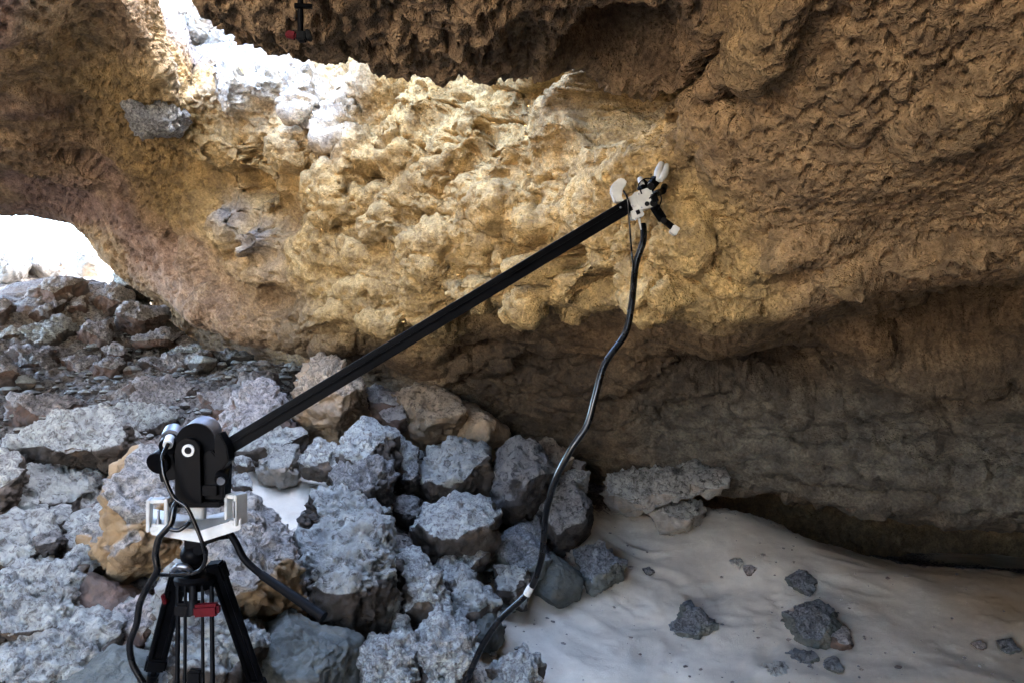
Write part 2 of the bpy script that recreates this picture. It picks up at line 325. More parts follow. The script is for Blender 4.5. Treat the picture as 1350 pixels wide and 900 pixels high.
def pocks(V, w, size, stretch, ang, s, thr=0.72):
    q = rotcoord(V, ang, 1 / (size * stretch), 1 / size) if ang is not None else V / np.array([size, size * stretch, size * stretch])
    q = q + 0.22 * np.stack([noise(q * 1.3, s + 1), noise(q * 1.3, s + 2), noise(q * 1.3, s + 3)], 1)
    d, i = worley(q, s)
    r = (.22 + .42 * i) * thr / .62
    return -sstep(r, r * .5, d) * (0.45 + 0.55 * i) * w
gmask = sstep(0.12, 0.72, w_gold)
drip = np.clip(region(V, [(300,130,.5),(420,130,.6),(520,140,.6),(450,230,.5),(600,200,.4)], PX, PY, Y) * 1.3, 0, 1)
def blocks(V, ang, kx, ky, s, warp=.45, crack=.10):
    """rounded blocks parted by cracks: bulge (0..1), crack (0..1), random id"""
    q = rotcoord(V, ang, kx, ky); q = q + warp * np.stack([fbm(q * .9, s + 1, 3), fbm(q * .9, s + 2, 3), fbm(q * .9, s + 3, 3)], 1)
    a, b, i = worley2(q, s); return 1 - np.clip(a, 0, 1) ** 2, 1 - sstep(0, crack, b - a), i
D = 0.08 * fbm(V * 1.6, 11, 2) + 0.008 * fbm(V * 5, 21, 2)
A30 = math.radians(-36)
bl, ck, bi = blocks(V, A30, 1.9, 3.4, 300, .6, .07); cm1 = sstep(.0, .25, fbm(V * 1.7, 305, 2) + .08)
D += (.15 + .85 * gmask) * (1 - .5 * w_left) * (0.05 * (bl - .6) + .035 * (bi - .5) - 0.06 * ck * cm1)
bl, ck, bi = blocks(V, A30, 5.5, 9.5, 320, .6, .09); cm2 = sstep(-.05, .2, fbm(V * 3, 325, 2))
D += (.05 + .95 * gmask) * (1 - .4 * w_left) * (0.008 * (bl - .6) + .014 * (bi - .5) - 0.022 * ck * cm2)
bl, ck, bi = blocks(V, math.radians(80), 5, 8, 340, .6, .12); D += gmask * drip * (0.022 * (bl - .55) + .006 * (bi - .5) - .02 * ck)
rough = sstep(-.25, .25, fbm(V * 2.3, 351, 3))
D += gmask * ((.004 + .009 * rough) * fbm(V * 22, 44, 5, .62) + .007 * fbm(rotcoord(V, A30, 10, 34), 41, 3, .55))
zz = V[:, 2] * 4.2 + V[:, 0] * .25 + 1.1 * fbm(V * 1.3, 53, 3); st = zz - np.floor(zz)
bl, ck, bi = blocks(V, 0.0, 2.2, 6.0, 360, .6, .09)
D += w_low * (0.05 * (sstep(0, .75, st) * sstep(1.0, .86, st) - .4) + .05 * (bl - .6) + .04 * (bi - .5) - .04 * ck * cm1 + 0.016 * fbm(V * 16, 52, 5, 0.62))
wr = w_right * (1 - gmask)
D += 0.04 * pocks(V, wr, 0.027, 1.6, None, 61, .58) + 0.035 * pocks(V, w_right, 0.05, 1.6, None, 66, .42)
D += 0.05 * pocks(V, w_left, 0.045, 1.3, None, 71, .60) + 0.03 * w_left * fbm(rotcoord(V, math.radians(-32), 1.6, 4), 75, 3)
D += 0.022 * pocks(V, gmask * (.25 + .75 * rough), 0.030, 1.3, None, 81, 0.55)
D += (.35 + .65 * (1 - w_low)) * 0.008 * fbm(V * 30, 91, 4, 0.6)
CRACKS = [[(1030,-10),(1022,60),(975,132),(938,190),(885,240)],[(975,132),(915,105),(860,85),(800,50)],[(600,385),(660,372),(735,345),(790,390),(862,442)],[(322,178),(345,205),(340,235),(318,262),(352,290),(345,340)],
 [(250,165),(300,172),(345,185)],[(470,190),(455,260),(500,330),(480,400)],[(690,110),(740,175),(790,215)],[(560,110),(590,190),(650,250),(700,330)],[(215,300),(270,330),(330,350),(420,395)],[(900,420),(960,400),(1010,410),(1090,385),(1200,372)],
 [(1180,60),(1160,150),(1190,230)],[(880,560),(1000,548),(1130,560),(1340,580)],[(1280,545),(1300,620),(1260,680)],[(1050,570),(1060,640)],[(60,170),(140,215),(210,280)],[(420,300),(470,310),(540,300)]]
PXn, PYn = proj(V)
for cr_ in CRACKS:
    pts3 = np.array([spot3d(V, a_, b_, PXn, PYn, Y) for a_, b_ in cr_]); wob = V + .035 * np.stack([noise(V * 7, 401), noise(V * 7, 402), noise(V * 7, 403)], 1)
    dm = np.full(len(V), 9.0)
    for p_, q_ in zip(pts3, pts3[1:]):
        e_ = q_ - p_; t_ = np.clip(((wob - p_) @ e_) / (e_ @ e_ + 1e-9), 0, 1); dm = np.minimum(dm, np.linalg.norm(wob - p_ - t_[:, None] * e_, axis=1))
    k_ = pts3[:, 1].mean() / F
    D -= .07 * sstep(7 * k_, 1.5 * k_, dm) * (.35 + .65 * sstep(-.2, .2, noise(V * 4, 405)))
hid = (Y < 0.9) | (PX < -350) | (PX > 1750)
V += Nn * np.where(hid, D * 0.5, D)[:, None]
def lerp(a, b, w): return a + (np.array(b) - a) * w[:, None]
tint = np.tile(np.array([0.33, 0.22, 0.118]), (len(V), 1))
tint = lerp(tint, (0.48, 0.34, 0.205), w_left * 0.9)
tint = lerp(tint, (0.42, 0.29, 0.245), w_left * sstep(-0.1, 0.25, fbm(V * 1.1, 7, 3)) * 0.8)
tint = lerp(tint, (0.54, 0.375, 0.165), gmask)
tint = lerp(tint, (0.09, 0.066, 0.045), w_low)  # shade of the under-lip recess put into the colour as a darker tint
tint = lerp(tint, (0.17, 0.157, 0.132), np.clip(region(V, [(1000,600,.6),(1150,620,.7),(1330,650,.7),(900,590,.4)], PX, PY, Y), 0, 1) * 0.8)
tint = lerp(tint, (0.80, 0.76, 0.68), np.clip(region(V, [(300,110,.22),(340,95,.22),(405,110,.25),(420,150,.16),(285,90,.2),(310,140,.12)], PX, PY, Y) * 1.3, 0, 1))  # sun glare on the skylight rim painted in as a near-white tint
tint = lerp(tint, (0.30, 0.30, 0.31), np.clip(region(V, [(320,310,.16),(300,270,.14),(335,330,.14)], PX, PY, Y), 0, 1) * 0.85)
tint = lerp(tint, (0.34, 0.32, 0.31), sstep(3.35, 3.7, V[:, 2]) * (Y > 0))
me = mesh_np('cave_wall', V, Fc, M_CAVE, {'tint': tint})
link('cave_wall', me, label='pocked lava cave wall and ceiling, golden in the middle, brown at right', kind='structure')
AV = V

# near ceiling (separate tongue of roof between the camera and the skylight)
def bcol(E, x1, z1):
    sh = max(0.0, min(1.0, 1.0 - (x1 + 1.05) / 5))
    e = np.array(E)
    return [(e[0]*1.02, e[1]-1.2, e[2]+1.25), (e[0], e[1]-.25, e[2]+1.0), (e[0], e[1]+.10, e[2]+.45), E, (x1*.4+e[0]*.6, e[1]-.45, z1*.5+e[2]*.5), W(x1, 1.1, z1), W(x1, 0, z1+.03), W(x1+.3*sh, -.8, z1-.02), W(x1+.3*sh, -2.6, z1-1.0), W(x1+.3*sh, -2.9, -.5)]
b1 = bcol(P(278,-5,2.1), -.85, 2.6)
b0 = [(p[0] - .08 + .25 * (k < 1), p[1], max(p[2] + .75, 3.3)) for k, p in enumerate(b1)]
bm1 = [(p[0] + .5, p[1], p[2] + .4) for p in b0]
bcols = [bm1, b0, b1, bcol(P(352,82,2.25), -.55, 2.55), bcol(P(480,84,2.35), -.25, 2.5), bcol(P(620,93,2.45), 0, 2.5), bcol(P(730,100,2.6), .2, 2.5),
         bcol(P(830,122,2.78), .42, 2.5), bcol(P(935,120,2.55), .62, 2.55), bcol(W(1.3,2.2,2.95), 1.3, 2.9), bcol(W(4.4,2,3), 4.2, 3.0)]
V, Fc = sheet(np.moveaxis(np.array(bcols), 0, 1), STEP)
Nn = vnormals(V, Fc); PX, PY = proj(V); Y = V[:, 1]
mid = (V[:, 2] < 2.8) & (Y > 0)
sg = -np.sign(Nn[mid, 2].mean()); Nn *= sg
for (lx, ly, rx, ry, rot, amp) in [(822,85,50,32,0,-.8),(880,125,34,16,0,-.2),(620,40,50,30,0,.04),(500,60,40,16,0,.04),(700,60,30,30,0,-.05),(400,50,40,20,0,.03)]:
    c = spot3d(V, lx, ly, PX, PY, Y); k = c[1] / F; dv = V - c
    V += Nn * (amp * np.exp(-(dv[:, 0] / (rx * k)) ** 2 - ((dv[:, 1] ** 2 + dv[:, 2] ** 2) / (2.5 * ry * k) ** 2)))[:, None]
one = np.ones(len(V))
D = 0.05 * fbm(V * 2.5, 111, 3) + 0.012 * fbm(V * 7, 121, 3) + .028 * fbm(V * 8, 151, 3, .6, True) * sstep(1.7, 2.1, Y)
q = np.stack([V[:, 0], V[:, 1] * .45, V[:, 2]], 1)
q = q + 0.012 * np.stack([noise(V * 30, 131), noise(V * 30, 132), noise(V * 30, 133)], 1)
d, i = worley(q / 0.034, 134); r = .24 + .42 * i; D += -0.05 * sstep(r, r * .5, d) * (.4 + .6 * i)
d, i = worley(q / 0.055, 136); D += -0.03 * (1 - sstep(.1, .5, d)) * (.2 + .8 * i)
D += 0.007 * fbm(V * 32, 141, 3)
V += Nn * np.where((Y < .8) | (V[:, 2] > 3.2), D * .5, D)[:, None]
tint = np.tile(np.array([0.29, 0.20, 0.115]), (len(V), 1))
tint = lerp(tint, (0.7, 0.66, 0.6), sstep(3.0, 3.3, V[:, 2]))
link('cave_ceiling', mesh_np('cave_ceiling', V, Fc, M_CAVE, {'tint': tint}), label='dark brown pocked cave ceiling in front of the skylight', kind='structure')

# unseen rock cap added over the cave, blocking sun leaks right of the skylight
lx, ly = np.meshgrid(np.linspace(.95, 16, 60), np.linspace(-5, 15, 80)); lv = np.stack([lx.ravel(), ly.ravel(), np.zeros(lx.size)], 1)
lv[:, 2] = 3.35 + .25 * sstep(1, 4, lv[:, 0]) + .12 * fbm(lv * np.array([.6, .6, 1]), 501, 3) - .9 * sstep(1.5, .95, lv[:, 0])
li = np.arange(lx.size).reshape(lx.shape)
link('sun_block_roof', mesh_np('sun_block_roof', lv, np.stack([li[:-1, :-1], li[:-1, 1:], li[1:, 1:], li[1:, :-1]], -1).reshape(-1, 4), M_CAVE, {'tint': np.tile(np.array([.2, .17, .15]), (len(lv), 1))}), label='unseen rough brown rock cap added above the cave roof to block sun leaks', kind='structure')
# ------------------------------------------------------------------ floor
FP = [P(1350,900,3.4),P(1100,900,3.35),P(800,900,3.3),P(620,900,3.1),P(790,695,5.0),P(860,695,5.15),P(950,672,5.3),P(1040,698,5.2),P(1100,724,5.0),P(1220,744,4.9),P(1350,756,4.8),P(1350,820,4.0),P(1000,800,4.15),P(820,800,4.1),
      W(2.6,6.0,-.3),W(4.2,6.0,-.3),W(1.6,6.3,.0),P(0,900,2.4),P(250,900,2.45),P(450,900,2.75),P(0,760,2.9),P(0,690,3.3),P(250,700,3.4),P(380,670,3.75),P(450,720,3.5),P(450,800,3.1),P(600,720,4.0),P(600,820,3.45),P(700,790,4.0),P(700,670,4.6),
      P(0,590,4.3),P(200,575,4.5),P(370,630,4.1),P(400,580,4.6),P(550,585,4.85),P(680,612,5.0),P(0,510,5.8),P(200,505,5.9),P(380,492,6.2),P(500,540,5.5),P(0,400,8.3),P(130,375,8.3),P(200,405,8.2),P(300,482,7.4),P(340,484,7.2),P(260,476,7.8),W(-3.2,8.8,1.2),W(-4.2,8.8,1.5),P(120,480,6.6),
      P(-300,520,5),P(-300,700,3),P(-400,420,7),W(0,0,0),W(-1.5,0,.2),W(2,0,.05),W(-3,0,.5),W(0,-3,.1),W(3,3,.02),W(3.5,5.2,-.12),P(60,352,10.5),P(-100,350,10),P(700,600,7),W(-1,1.6,.38),W(-3.5,-3,.6),W(3,-3,.2)]
FP = np.array(FP)
def tps(A, B):
    r2 = ((A[:, None, :] - B[None, :, :]) ** 2).sum(2); return 0.5 * r2 * np.log(r2 + 1e-9)
K = tps(FP[:, :2], FP[:, :2]) + np.eye(len(FP)) * 0.02
Pm = np.concatenate([np.ones((len(FP), 1)), FP[:, :2]], 1)
Am = np.block([[K, Pm], [Pm.T, np.zeros((3, 3))]])
sol = np.linalg.solve(Am, np.concatenate([FP[:, 2], np.zeros(3)]))
def floor_z(x, y):
    q = np.stack([np.ravel(x), np.ravel(y)], 1).astype(np.float64)
    qc = np.stack([np.clip(q[:, 0], -6.5, 4.5), np.clip(q[:, 1], -4, 10.5)], 1)
    out = np.empty(len(q))
    for a in range(0, len(q), 40000):
        s = slice(a, a + 40000); out[s] = tps(qc[s], FP[:, :2]) @ sol[:-3] + sol[-3] + qc[s] @ sol[-2:]
    r = np.hypot(q[:, 0] + .5, q[:, 1] - 3.0)
    far = sstep(8.5, 13, r)
    return out * (1 - far) + far * (3.15 + 0.4 * np.sin(q[:, 0] * .05) * np.cos(q[:, 1] * .04)) 
def floor_hit(px, py, d0=1.8, d1=11):
    d = np.linspace(d0, d1, 900); x = (px - CX) / F * d; z = CAMZ - (py - CY) / F * d
    g = floor_z(x, d) - z; i = np.where(g >= 0)[0]
    return d[i[0]] if len(i) else None
def axis(lo, hi, st, far):
    core = np.arange(lo, hi + 1e-6, st); a, b, s = [], [], st
    v = hi
    while v < far: s *= 1.22; v += s; b.append(v)
    s, v = st, lo
    while v > -far: s *= 1.22; v -= s; a.append(v)
    return np.array(a[::-1] + list(core) + b)
gx, gy = axis(-4.6, 3.2, 0.02, 420), axis(2.2, 7.2, 0.02, 420)
X, Yg = np.meshgrid(gx, gy); Z = floor_z(X, Yg); xf, yf = X.ravel(), Yg.ravel()
q2 = np.stack([xf, yf, Z], 1)
PX, PY = proj(q2)
pile = fbm(q2 * .8, 203, 3)
def fspots(sp):
    w = np.zeros(len(q2))
    for (px, py, r) in sp:
        d = floor_hit(px, py)
        if d: w = np.maximum(w, np.exp(-(((xf - (px - CX) / F * d) ** 2 + (yf - d) ** 2) / r ** 2)))
    return w
sand = np.clip(fspots([(800,860,.8),(900,760,.8),(1000,720,.7),(1150,760,.9),(1300,800,1.0),(1200,880,1.0),(950,880,.9),(850,720,.5),(380,660,.32),(350,645,.25),(410,650,.22),(590,585,.2),(640,600,.2),(1340,740,.8)]) * 1.3 - .05, 0, 1)
warm = np.clip(fspots([(1250,750,.5),(1340,765,.55),(1150,738,.32),(1330,800,.35)]) , 0, 1) * .8
inner = sstep(16, 8, np.hypot(xf, yf - 4))
rough = 1 - sand
D = rough * (0.06 * fbm(q2 * 3, 211, 4) + 0.05 * fbm(q2 * np.array([7, 7, 7]), 221, 4, .55, True)) * inner
D += sand * (0.035 * fbm(q2 * 1.7, 231, 2) + 0.0022 * fbm(q2 * 26, 241, 3, .6))
dd, ii = worley(q2 / .055, 251); D += sand * 0.008 * (1 - sstep(.1, .45, dd)) * (ii > .72)
dd, ii = worley(q2 / .16, 261); D -= sand * 0.005 * (1 - sstep(.1, .6, dd)) * (ii > .55)
dd, ii = worley(q2 * np.array([1, 1, .5]) / .11, 271); D += rough * inner * 0.035 * (1 - sstep(.0, .7, dd)) * ii
D -= rough * inner * .05 * sstep(5.5, 4.5, yf)
rngf = np.random.RandomState(31)
for _ in range(34):
    fx_, fy_, fa_ = rngf.uniform(-.1, 2.6), rngf.uniform(3.2, 4.9), rngf.uniform(0, 3.14); dx_, dy_ = xf - fx_, yf - fy_
    u_ = (dx_ * math.cos(fa_) + dy_ * math.sin(fa_)) / .14; v_ = (-dx_ * math.sin(fa_) + dy_ * math.cos(fa_)) / .055; rr_ = u_ * u_ + v_ * v_
    D += sand * rngf.uniform(.4, 1) * (-.013 * np.exp(-rr_) + .006 * np.exp(-(np.sqrt(rr_) - 1.5) ** 2 * 5))
D += (1 - inner) * 0.5 * fbm(q2 * np.array([.15, .15, 0]), 281, 4)
q2[:, 2] += D
def ground_z(x, y): return float(q2[:, 2].reshape(X.shape)[min(np.searchsorted(gy, y), len(gy) - 1), min(np.searchsorted(gx, x), len(gx) - 1)])
R, C = X.shape; idx = np.arange(R * C).reshape(R, C)
Fg = np.stack([idx[:-1, :-1], idx[:-1, 1:], idx[1:, 1:], idx[1:, :-1]], -1).reshape(-1, 4)
link('ground', mesh_np('ground', q2, Fg, M_FLOOR, {'sand': np.maximum(sand, (1 - inner) * .9), 'warm': warm}), label='pale sand and grey rubble floor of the cave', kind='structure')

# ------------------------------------------------------------------ boulders: outline in photo pixels -> real rock with its own depth
import bmesh
ICO = {}
def ico(n):
    if n not in ICO:
        bm = bmesh.new(); bmesh.ops.create_icosphere(bm, subdivisions=n, radius=1); bm.verts.ensure_lookup_table()
        ICO[n] = (np.array([v.co for v in bm.verts]), np.array([[v.index for v in f.verts] for f in bm.faces])); bm.free()
    return ICO[n]
def tri_normals(V, T):
    fn = np.cross(V[T[:, 1]] - V[T[:, 0]], V[T[:, 2]] - V[T[:, 0]]); n = np.zeros_like(V)
    for k in range(3):
        for j in range(3): n[:, j] += np.bincount(T[:, k], fn[:, j], len(V))
    return n / (np.linalg.norm(n, axis=1, keepdims=True) + 1e-12)
def rock_verts(poly, d, seed, dep=0.8, top=(0.0, -0.5, 0.86), topo=0.45, crust=1.0, smooth=0.0, dusty=0.0, under=None):
    """poly: outline (pixels); d: distance of its centre; returns world centre, local verts, tris, dust."""
    rng = np.random.RandomState(seed); pl = np.array(poly, float)
    c = (pl.max(0) + pl.min(0)) / 2; c = (c + pl.mean(0)) / 2
    k = d / F
    px = (pl[:, 0] - c[0]) * k; pz = -(pl[:, 1] - c[1]) * k
    w = px.max() - px.min(); h = pz.max() - pz.min(); sz = max(w, h); size_px = sz / k
    lev = 6 if size_px > 125 else 5 if size_px > 38 else 4
    Dv, T = ico(lev); Dv = Dv.copy()
    th = np.arctan2(Dv[:, 2], Dv[:, 0]); s = np.hypot(Dv[:, 0], Dv[:, 2]) + 1e-6
    # silhouette radius by ray / polygon intersection
    tg = np.linspace(-np.pi, np.pi, 361); Rr = np.zeros(361)
    m = len(px)
    for i in range(m):
        ax, az, bx, bz = px[i], pz[i], px[(i + 1) % m], pz[(i + 1) % m]
        ex, ez = bx - ax, bz - az; ux, uz = np.cos(tg), np.sin(tg)
        den = ux * ez - uz * ex; den = np.where(abs(den) < 1e-9, 1e-9, den)
        t = (ax * ez - az * ex) / den; q = (ax * uz - az * ux) / den
        ok = (t > 0) & (q >= -1e-6) & (q <= 1 + 1e-6); Rr = np.where(ok, np.maximum(Rr, t), Rr)
    Rr = np.where(Rr < .1 * sz, .1 * sz, Rr)
    Rs = np.interp(th, tg, Rr) * 1.06
    hd = dep * 0.5 * (w * h) ** .5 * 1.15
    inv = (s / Rs)
    P_ = 26.0; acc = inv ** P_
    planes = [((rng.uniform(-.25, .25), -1, rng.uniform(-.2, .25)), hd), ((rng.uniform(-.4, .4), 1, rng.uniform(-.2, .3)), hd * 1.05)]
    tn = np.array(top, float) + np.array([rng.uniform(-.15, .15), rng.uniform(-.1, .1), 0]); planes.append((tn, topo * .5 * h + .25 * hd))
    for k2 in range(rng.randint(5, 9)):
        a = rng.uniform(0, 2 * np.pi); planes.append(((math.cos(a), rng.uniform(-.9, -.25), math.sin(a) * .9), rng.uniform(.6, .95) * (.5 * hd + .25 * (w + h) * .5)))
    if under is not None: planes.append(((0, -.6, -.8), under * .5 * h))
    for n_, o_ in planes:
        n_ = np.array(n_, float); n_ /= np.linalg.norm(n_); dt = Dv @ n_
        acc = acc + np.where(dt > 1e-4, (np.maximum(dt, 1e-4) / o_) ** P_, 0)
    Vv = Dv * (acc ** (-1 / P_))[:, None]
    n = tri_normals(Vv, T); off = rng.uniform(0, 50, 3); ref = max(sz, .12)
    g = Vv + off
    dsp = ref * (0.03 * fbm(g / ref * 2.2, seed, 2) + 0.02 * (1 - .6 * smooth) * fbm(g / ref * 6, seed + 1, 3, .55, True))
    wq = g / ref * 2.6; wq = wq + .35 * np.stack([noise(wq * 2, seed + 6), noise(wq * 2, seed + 7), noise(wq * 2, seed + 8)], 1)
    w1, w2, wi = worley2(wq, seed); dsp += ref * (1 - .75 * smooth) * (.07 * (wi - .6) - .03 * (1 - sstep(0, .1, w2 - w1)))
    up = sstep(-.3, .4, n[:, 2] + .25 * noise(g * 14, 9))
    dust0 = sstep(.05, .5, n[:, 2] + .22 * fbm(g * 3.5, seed + 5, 4) * 3.0)
    rg = crust * (0.35 + 0.65 * up) * (1 - smooth * .8)
    dsp += rg * (0.016 * fbm(g * np.array([10, 10, 16]), seed + 2, 2, .6, True) + 0.022 * (fbm(g * np.array([20, 20, 28]), seed + 3, 5, .6))) * min(1, ref / .25)
    dsp += (1 - smooth) * ref * .02 * (sstep(.0, .35, fbm(g / ref * 3.3, seed + 4, 2)))
    Vv = Vv + n * dsp[:, None]
    dust = np.clip(dust0 * (1 - smooth * .6) + dusty, 0, 1)
    cen = np.array(P(c[0], c[1], d)); f = cen - np.array([0, 0, CAMZ]); f /= np.linalg.norm(f)
    r = np.array([f[1], -f[0], 0]); r /= np.linalg.norm(r)
    fy = np.cross(np.array([0, 0, 1.0]), r)      # horizontal forward, keep rocks upright
    Wv = Vv[:, :1] * r + Vv[:, 1:2] * fy + Vv[:, 2:3] * np.array([0, 0, 1.0])
    return cen, Wv, T, dust
ROCKN = [0]
def rock(poly, kind, label, d=None, name='boulder', cat='boulder', group='boulders of the rock pile', lift=True, **kw):
    ROCKN[0] += 1; pl = np.array(poly, float)
    if d is None:
        bx = pl[np.argmax(pl[:, 1]), 0] * .5 + pl[:, 0].mean() * .5; by = pl[:, 1].max()
        d = floor_hit(bx, by - .12 * np.ptp(pl[:, 1])) or 5.0
        d = d + .22 * np.ptp(pl[:, 0]) * d / F
    elif lift:
        bx = pl[:, 0].mean(); h_ = floor_hit(bx, pl[:, 1].max() - .15 * np.ptp(pl[:, 1]))
        if h_: d = min(d, h_ + .2 * np.ptp(pl[:, 0]) * d / F)
    cen, Wv, T, dust = rock_verts(pl, d, ROCKN[0] * 7 + 3, **kw)
    me = mesh_np(name, Wv, T, M_ROCK[kind], {'dust': dust})
    o = link(name, me, None, label, cat, group); o.location = cen; return o
R = rock
FAR = 'boulders piled below the cave entrance'
SAND = 'stones lying on the sand'
# --- left foreground
R([(25,585),(45,568),(110,550),(150,555),(185,585),(192,605),(150,634),(110,624),(60,612),(28,603)], 'g', 'wide flat-topped crusted boulder overhanging a dark hollow, left of the tripod', d=3.75, under=.5, topo=.25, dusty=.1)
R([(20,615),(60,618),(150,640),(145,672),(70,680),(15,670)], 'g', 'low grey rock in the dark hollow beneath the wide flat-topped boulder', d=3.7, topo=.2)
R([(-40,600),(18,603),(32,640),(18,690),(-40,700)], 'g', 'grey crusted boulder cut by the left photo edge, beside the overhanging boulder', d=3.45)
R([(186,592),(206,612),(225,650),(240,700),(225,770),(205,802),(175,792),(122,752),(117,722),(145,690),(148,640),(165,618)], 'o', 'tall golden-brown boulder right behind the tripod', d=2.95, crust=.7, dusty=-.25, topo=.5)
R([(262,670),(300,662),(330,676),(372,730),(402,790),(425,850),(400,872),(350,835),(300,800),(265,760),(250,700)], 'o', 'long leaning boulder with grey dusty top and golden left face under the pan handle', d=2.85, dusty=-.02, topo=.35)
R([(-30,685),(50,688),(76,716),(70,752),(10,775),(-30,775)], 'g', 'flat pebbly crusted slab at the left photo edge above the long pale slab', d=3.0, topo=.2)
R([(45,666),(60,664),(64,682),(58,694),(44,690)], 'g', 'small upright pale stone under the overhanging boulder', d=3.35)
R([(66,668),(92,670),(98,698),(74,706)], 'g', 'small grey stone right of the upright pale stone', d=3.3)
R([(92,692),(140,668),(146,700),(118,742),(80,748)], 'g', 'flat grey stone touching the left side of the golden boulder', d=3.15, topo=.2)
R([(48,706),(74,698),(88,722),(58,730)], 'd', 'dark pitted stone among the pale slabs at left', d=3.0, dusty=-.4)
R([(74,748),(108,722),(135,730),(138,760),(100,775)], 'g', 'wedge-shaped stone with a dark gap below it, left of the golden boulder', d=2.9)
R([(-40,782),(40,762),(98,762),(112,780),(96,806),(80,838),(40,862),(-40,872)], 'g', 'large pale crusted slab at the left photo edge, above the bottom slab', d=2.6, topo=.2, under=.6, dusty=.12)
R([(98,772),(125,764),(172,788),(188,812),(150,832),(102,826)], 'b', 'smooth reddish brown rock in shade under the golden boulder', d=2.72, smooth=.9, dusty=-.4)
R([(-30,890),(50,850),(100,838),(172,846),(176,868),(118,895),(60,925),(-30,940)], 'g', 'pale crusted slab at the bottom left corner', d=2.42, topo=.2, dusty=.12)
R([(85,900),(150,872),(205,885),(215,940),(80,950)], 'v', 'dark smooth rock at the bottom edge left of the tripod legs', d=2.36, smooth=.9, dusty=-.5)
R([(196,800),(235,752),(262,790),(345,850),(372,900),(360,940),(195,945)], 'g', 'crusted boulder seen between the tripod legs', d=2.62, topo=.25, dusty=.1)
R([(160,800),(196,796),(205,830),(190,868),(166,856)], 'b', 'brown rock beside the left tripod leg', d=2.62, dusty=-.15)
R([(325,870),(380,822),(422,850),(475,872),(470,940),(320,945)], 'v', 'smooth greenish grey boulder at the bottom edge right of the tripod', d=2.72, smooth=.8, dusty=-.25)
# --- centre heap
R([(388,722),(420,700),(500,698),(520,740),(524,820),(492,850),(468,858),(434,846),(404,795)], 'g', 'big block-shaped boulder with a flat crusted top, right of the pan handle', d=3.2, topo=.5, under=.9)
R([(392,680),(425,648),(455,650),(524,690),(505,712),(420,724),(396,706)], 'g', 'rough flat crusted slab just behind the big block-shaped boulder', d=3.45, topo=.15, dusty=.1)
R([(440,628),(490,608),(526,630),(522,664),(474,684),(448,662)], 'd', 'dark jagged lava rock on top of the rough flat slab', d=3.75, crust=1.6)
R([(424,642),(455,580),(480,556),(520,578),(528,618),(480,628),(440,652)], 'g', 'tall grey lumpy boulder in front of the tan pyramid rock', d=4.0, dusty=.1)
R([(392,545),(400,500),(410,470),(440,478),(472,512),(488,545),(482,585),(440,598),(400,578)], 't', 'tan pyramid-shaped boulder with a wrinkled face behind the boom', d=4.55, crust=1.5, dusty=.15)
R([(286,550),(330,505),(350,507),(388,540),(392,565),(400,584),(330,594),(290,568)], 'b', 'brown-faced boulder with a blue-grey edge, left of the pyramid rock', d=4.3)
R([(308,580),(330,562),(404,568),(410,590),(372,602),(318,600)], 'g', 'low pale slab under the boom behind the motor head', d=4.1, topo=.2)
R([(332,602),(345,590),(396,592),(401,624),(388,636),(344,636)], 'p', 'small box-shaped pale boulder beside the sand pocket', d=3.95, topo=.4)
R([(400,608),(415,580),(456,600),(450,626),(420,634),(402,628)], 'g', 'small pointed grey boulder right of the box-shaped one', d=3.95)
R([(308,602),(328,604),(336,624),(316,624)], 'g', 'little stone between the motor head and the box-shaped boulder', d=3.9)
R([(302,628),(326,626),(332,646),(305,652)], 'g', 'little stone at the left rim of the sand pocket', d=3.75)
R([(518,524),(550,508),(600,528),(614,550),(604,574),(560,592),(538,588),(522,562)], 't', 'broad tan crusted boulder at the foot of the golden wall', d=4.75, dusty=.2)
R([(590,528),(620,534),(660,558),(677,576),(656,594),(612,586),(598,562)], 't', 'orange-tan smooth rock leaning on the right of the broad tan boulder', d=4.85, smooth=.7, dusty=-.2)
R([(484,510),(515,512),(528,540),(520,560),(490,552)], 'b', 'brown-grey rock between the tan pyramid and the broad tan boulder', d=4.85)
R([(500,545),(530,534),(538,568),(508,576)], 'b', 'small rounded stone in front of the brown-grey rock', d=4.7)
R([(490,590),(520,574),(550,598),(545,640),(520,652),(498,640)], 'g', 'grey rough boulder right of the tall lumpy one', d=4.25)
R([(528,606),(552,608),(552,648),(534,655)], 'd', 'dark rock in a gap left of the grey stepped boulder', d=4.15, dusty=-.3)
R([(544,646),(552,612),(600,584),(642,600),(650,650),(622,674),(560,674)], 'g', 'grey stepped boulder directly behind the round one', d=4.25, crust=1.3)
R([(642,640),(664,582),(702,584),(732,620),(714,672),(690,700),(648,684)], 'd', 'tall grey prism-shaped boulder left of the hanging cable', d=4.3, dusty=.25, dep=.7)
R([(544,704),(558,676),(600,658),(642,666),(664,690),(648,738),(610,750),(568,738),(546,722)], 'g', 'rounded boulder with crusted cap in the middle of the heap', d=3.8, under=.8, dusty=.05)
R([(552,755),(600,738),(646,738),(644,756),(600,768),(560,766)], 'g', 'thin slab lying just below the round boulder', d=3.65, topo=.3)
R([(516,742),(546,734),(572,760),(594,792),(588,814),(556,834),(534,806),(518,772)], 'g', 'narrow leaning boulder right of the big block', d=3.4)
R([(580,772),(605,756),(642,784),(660,800),(654,826),(600,830),(584,795)], 'g', 'wedge boulder with a pale crest above the cable bend', d=3.45)
R([(536,858),(580,818),(630,862),(618,905),(560,945),(530,905)], 'g', 'crusted boulder at the bottom edge beside the lower end of the cable', d=3.05, dusty=.05)
R([(444,905),(480,862),(540,848),(568,890),(560,945),(440,945)], 'g', 'crusted boulder at the bottom edge below the big block', d=2.9, dusty=.1)
R([(516,812),(534,820),(548,846),(526,856),(512,832)], 'g', 'small stone wedged at the right foot of the big block', d=3.15)
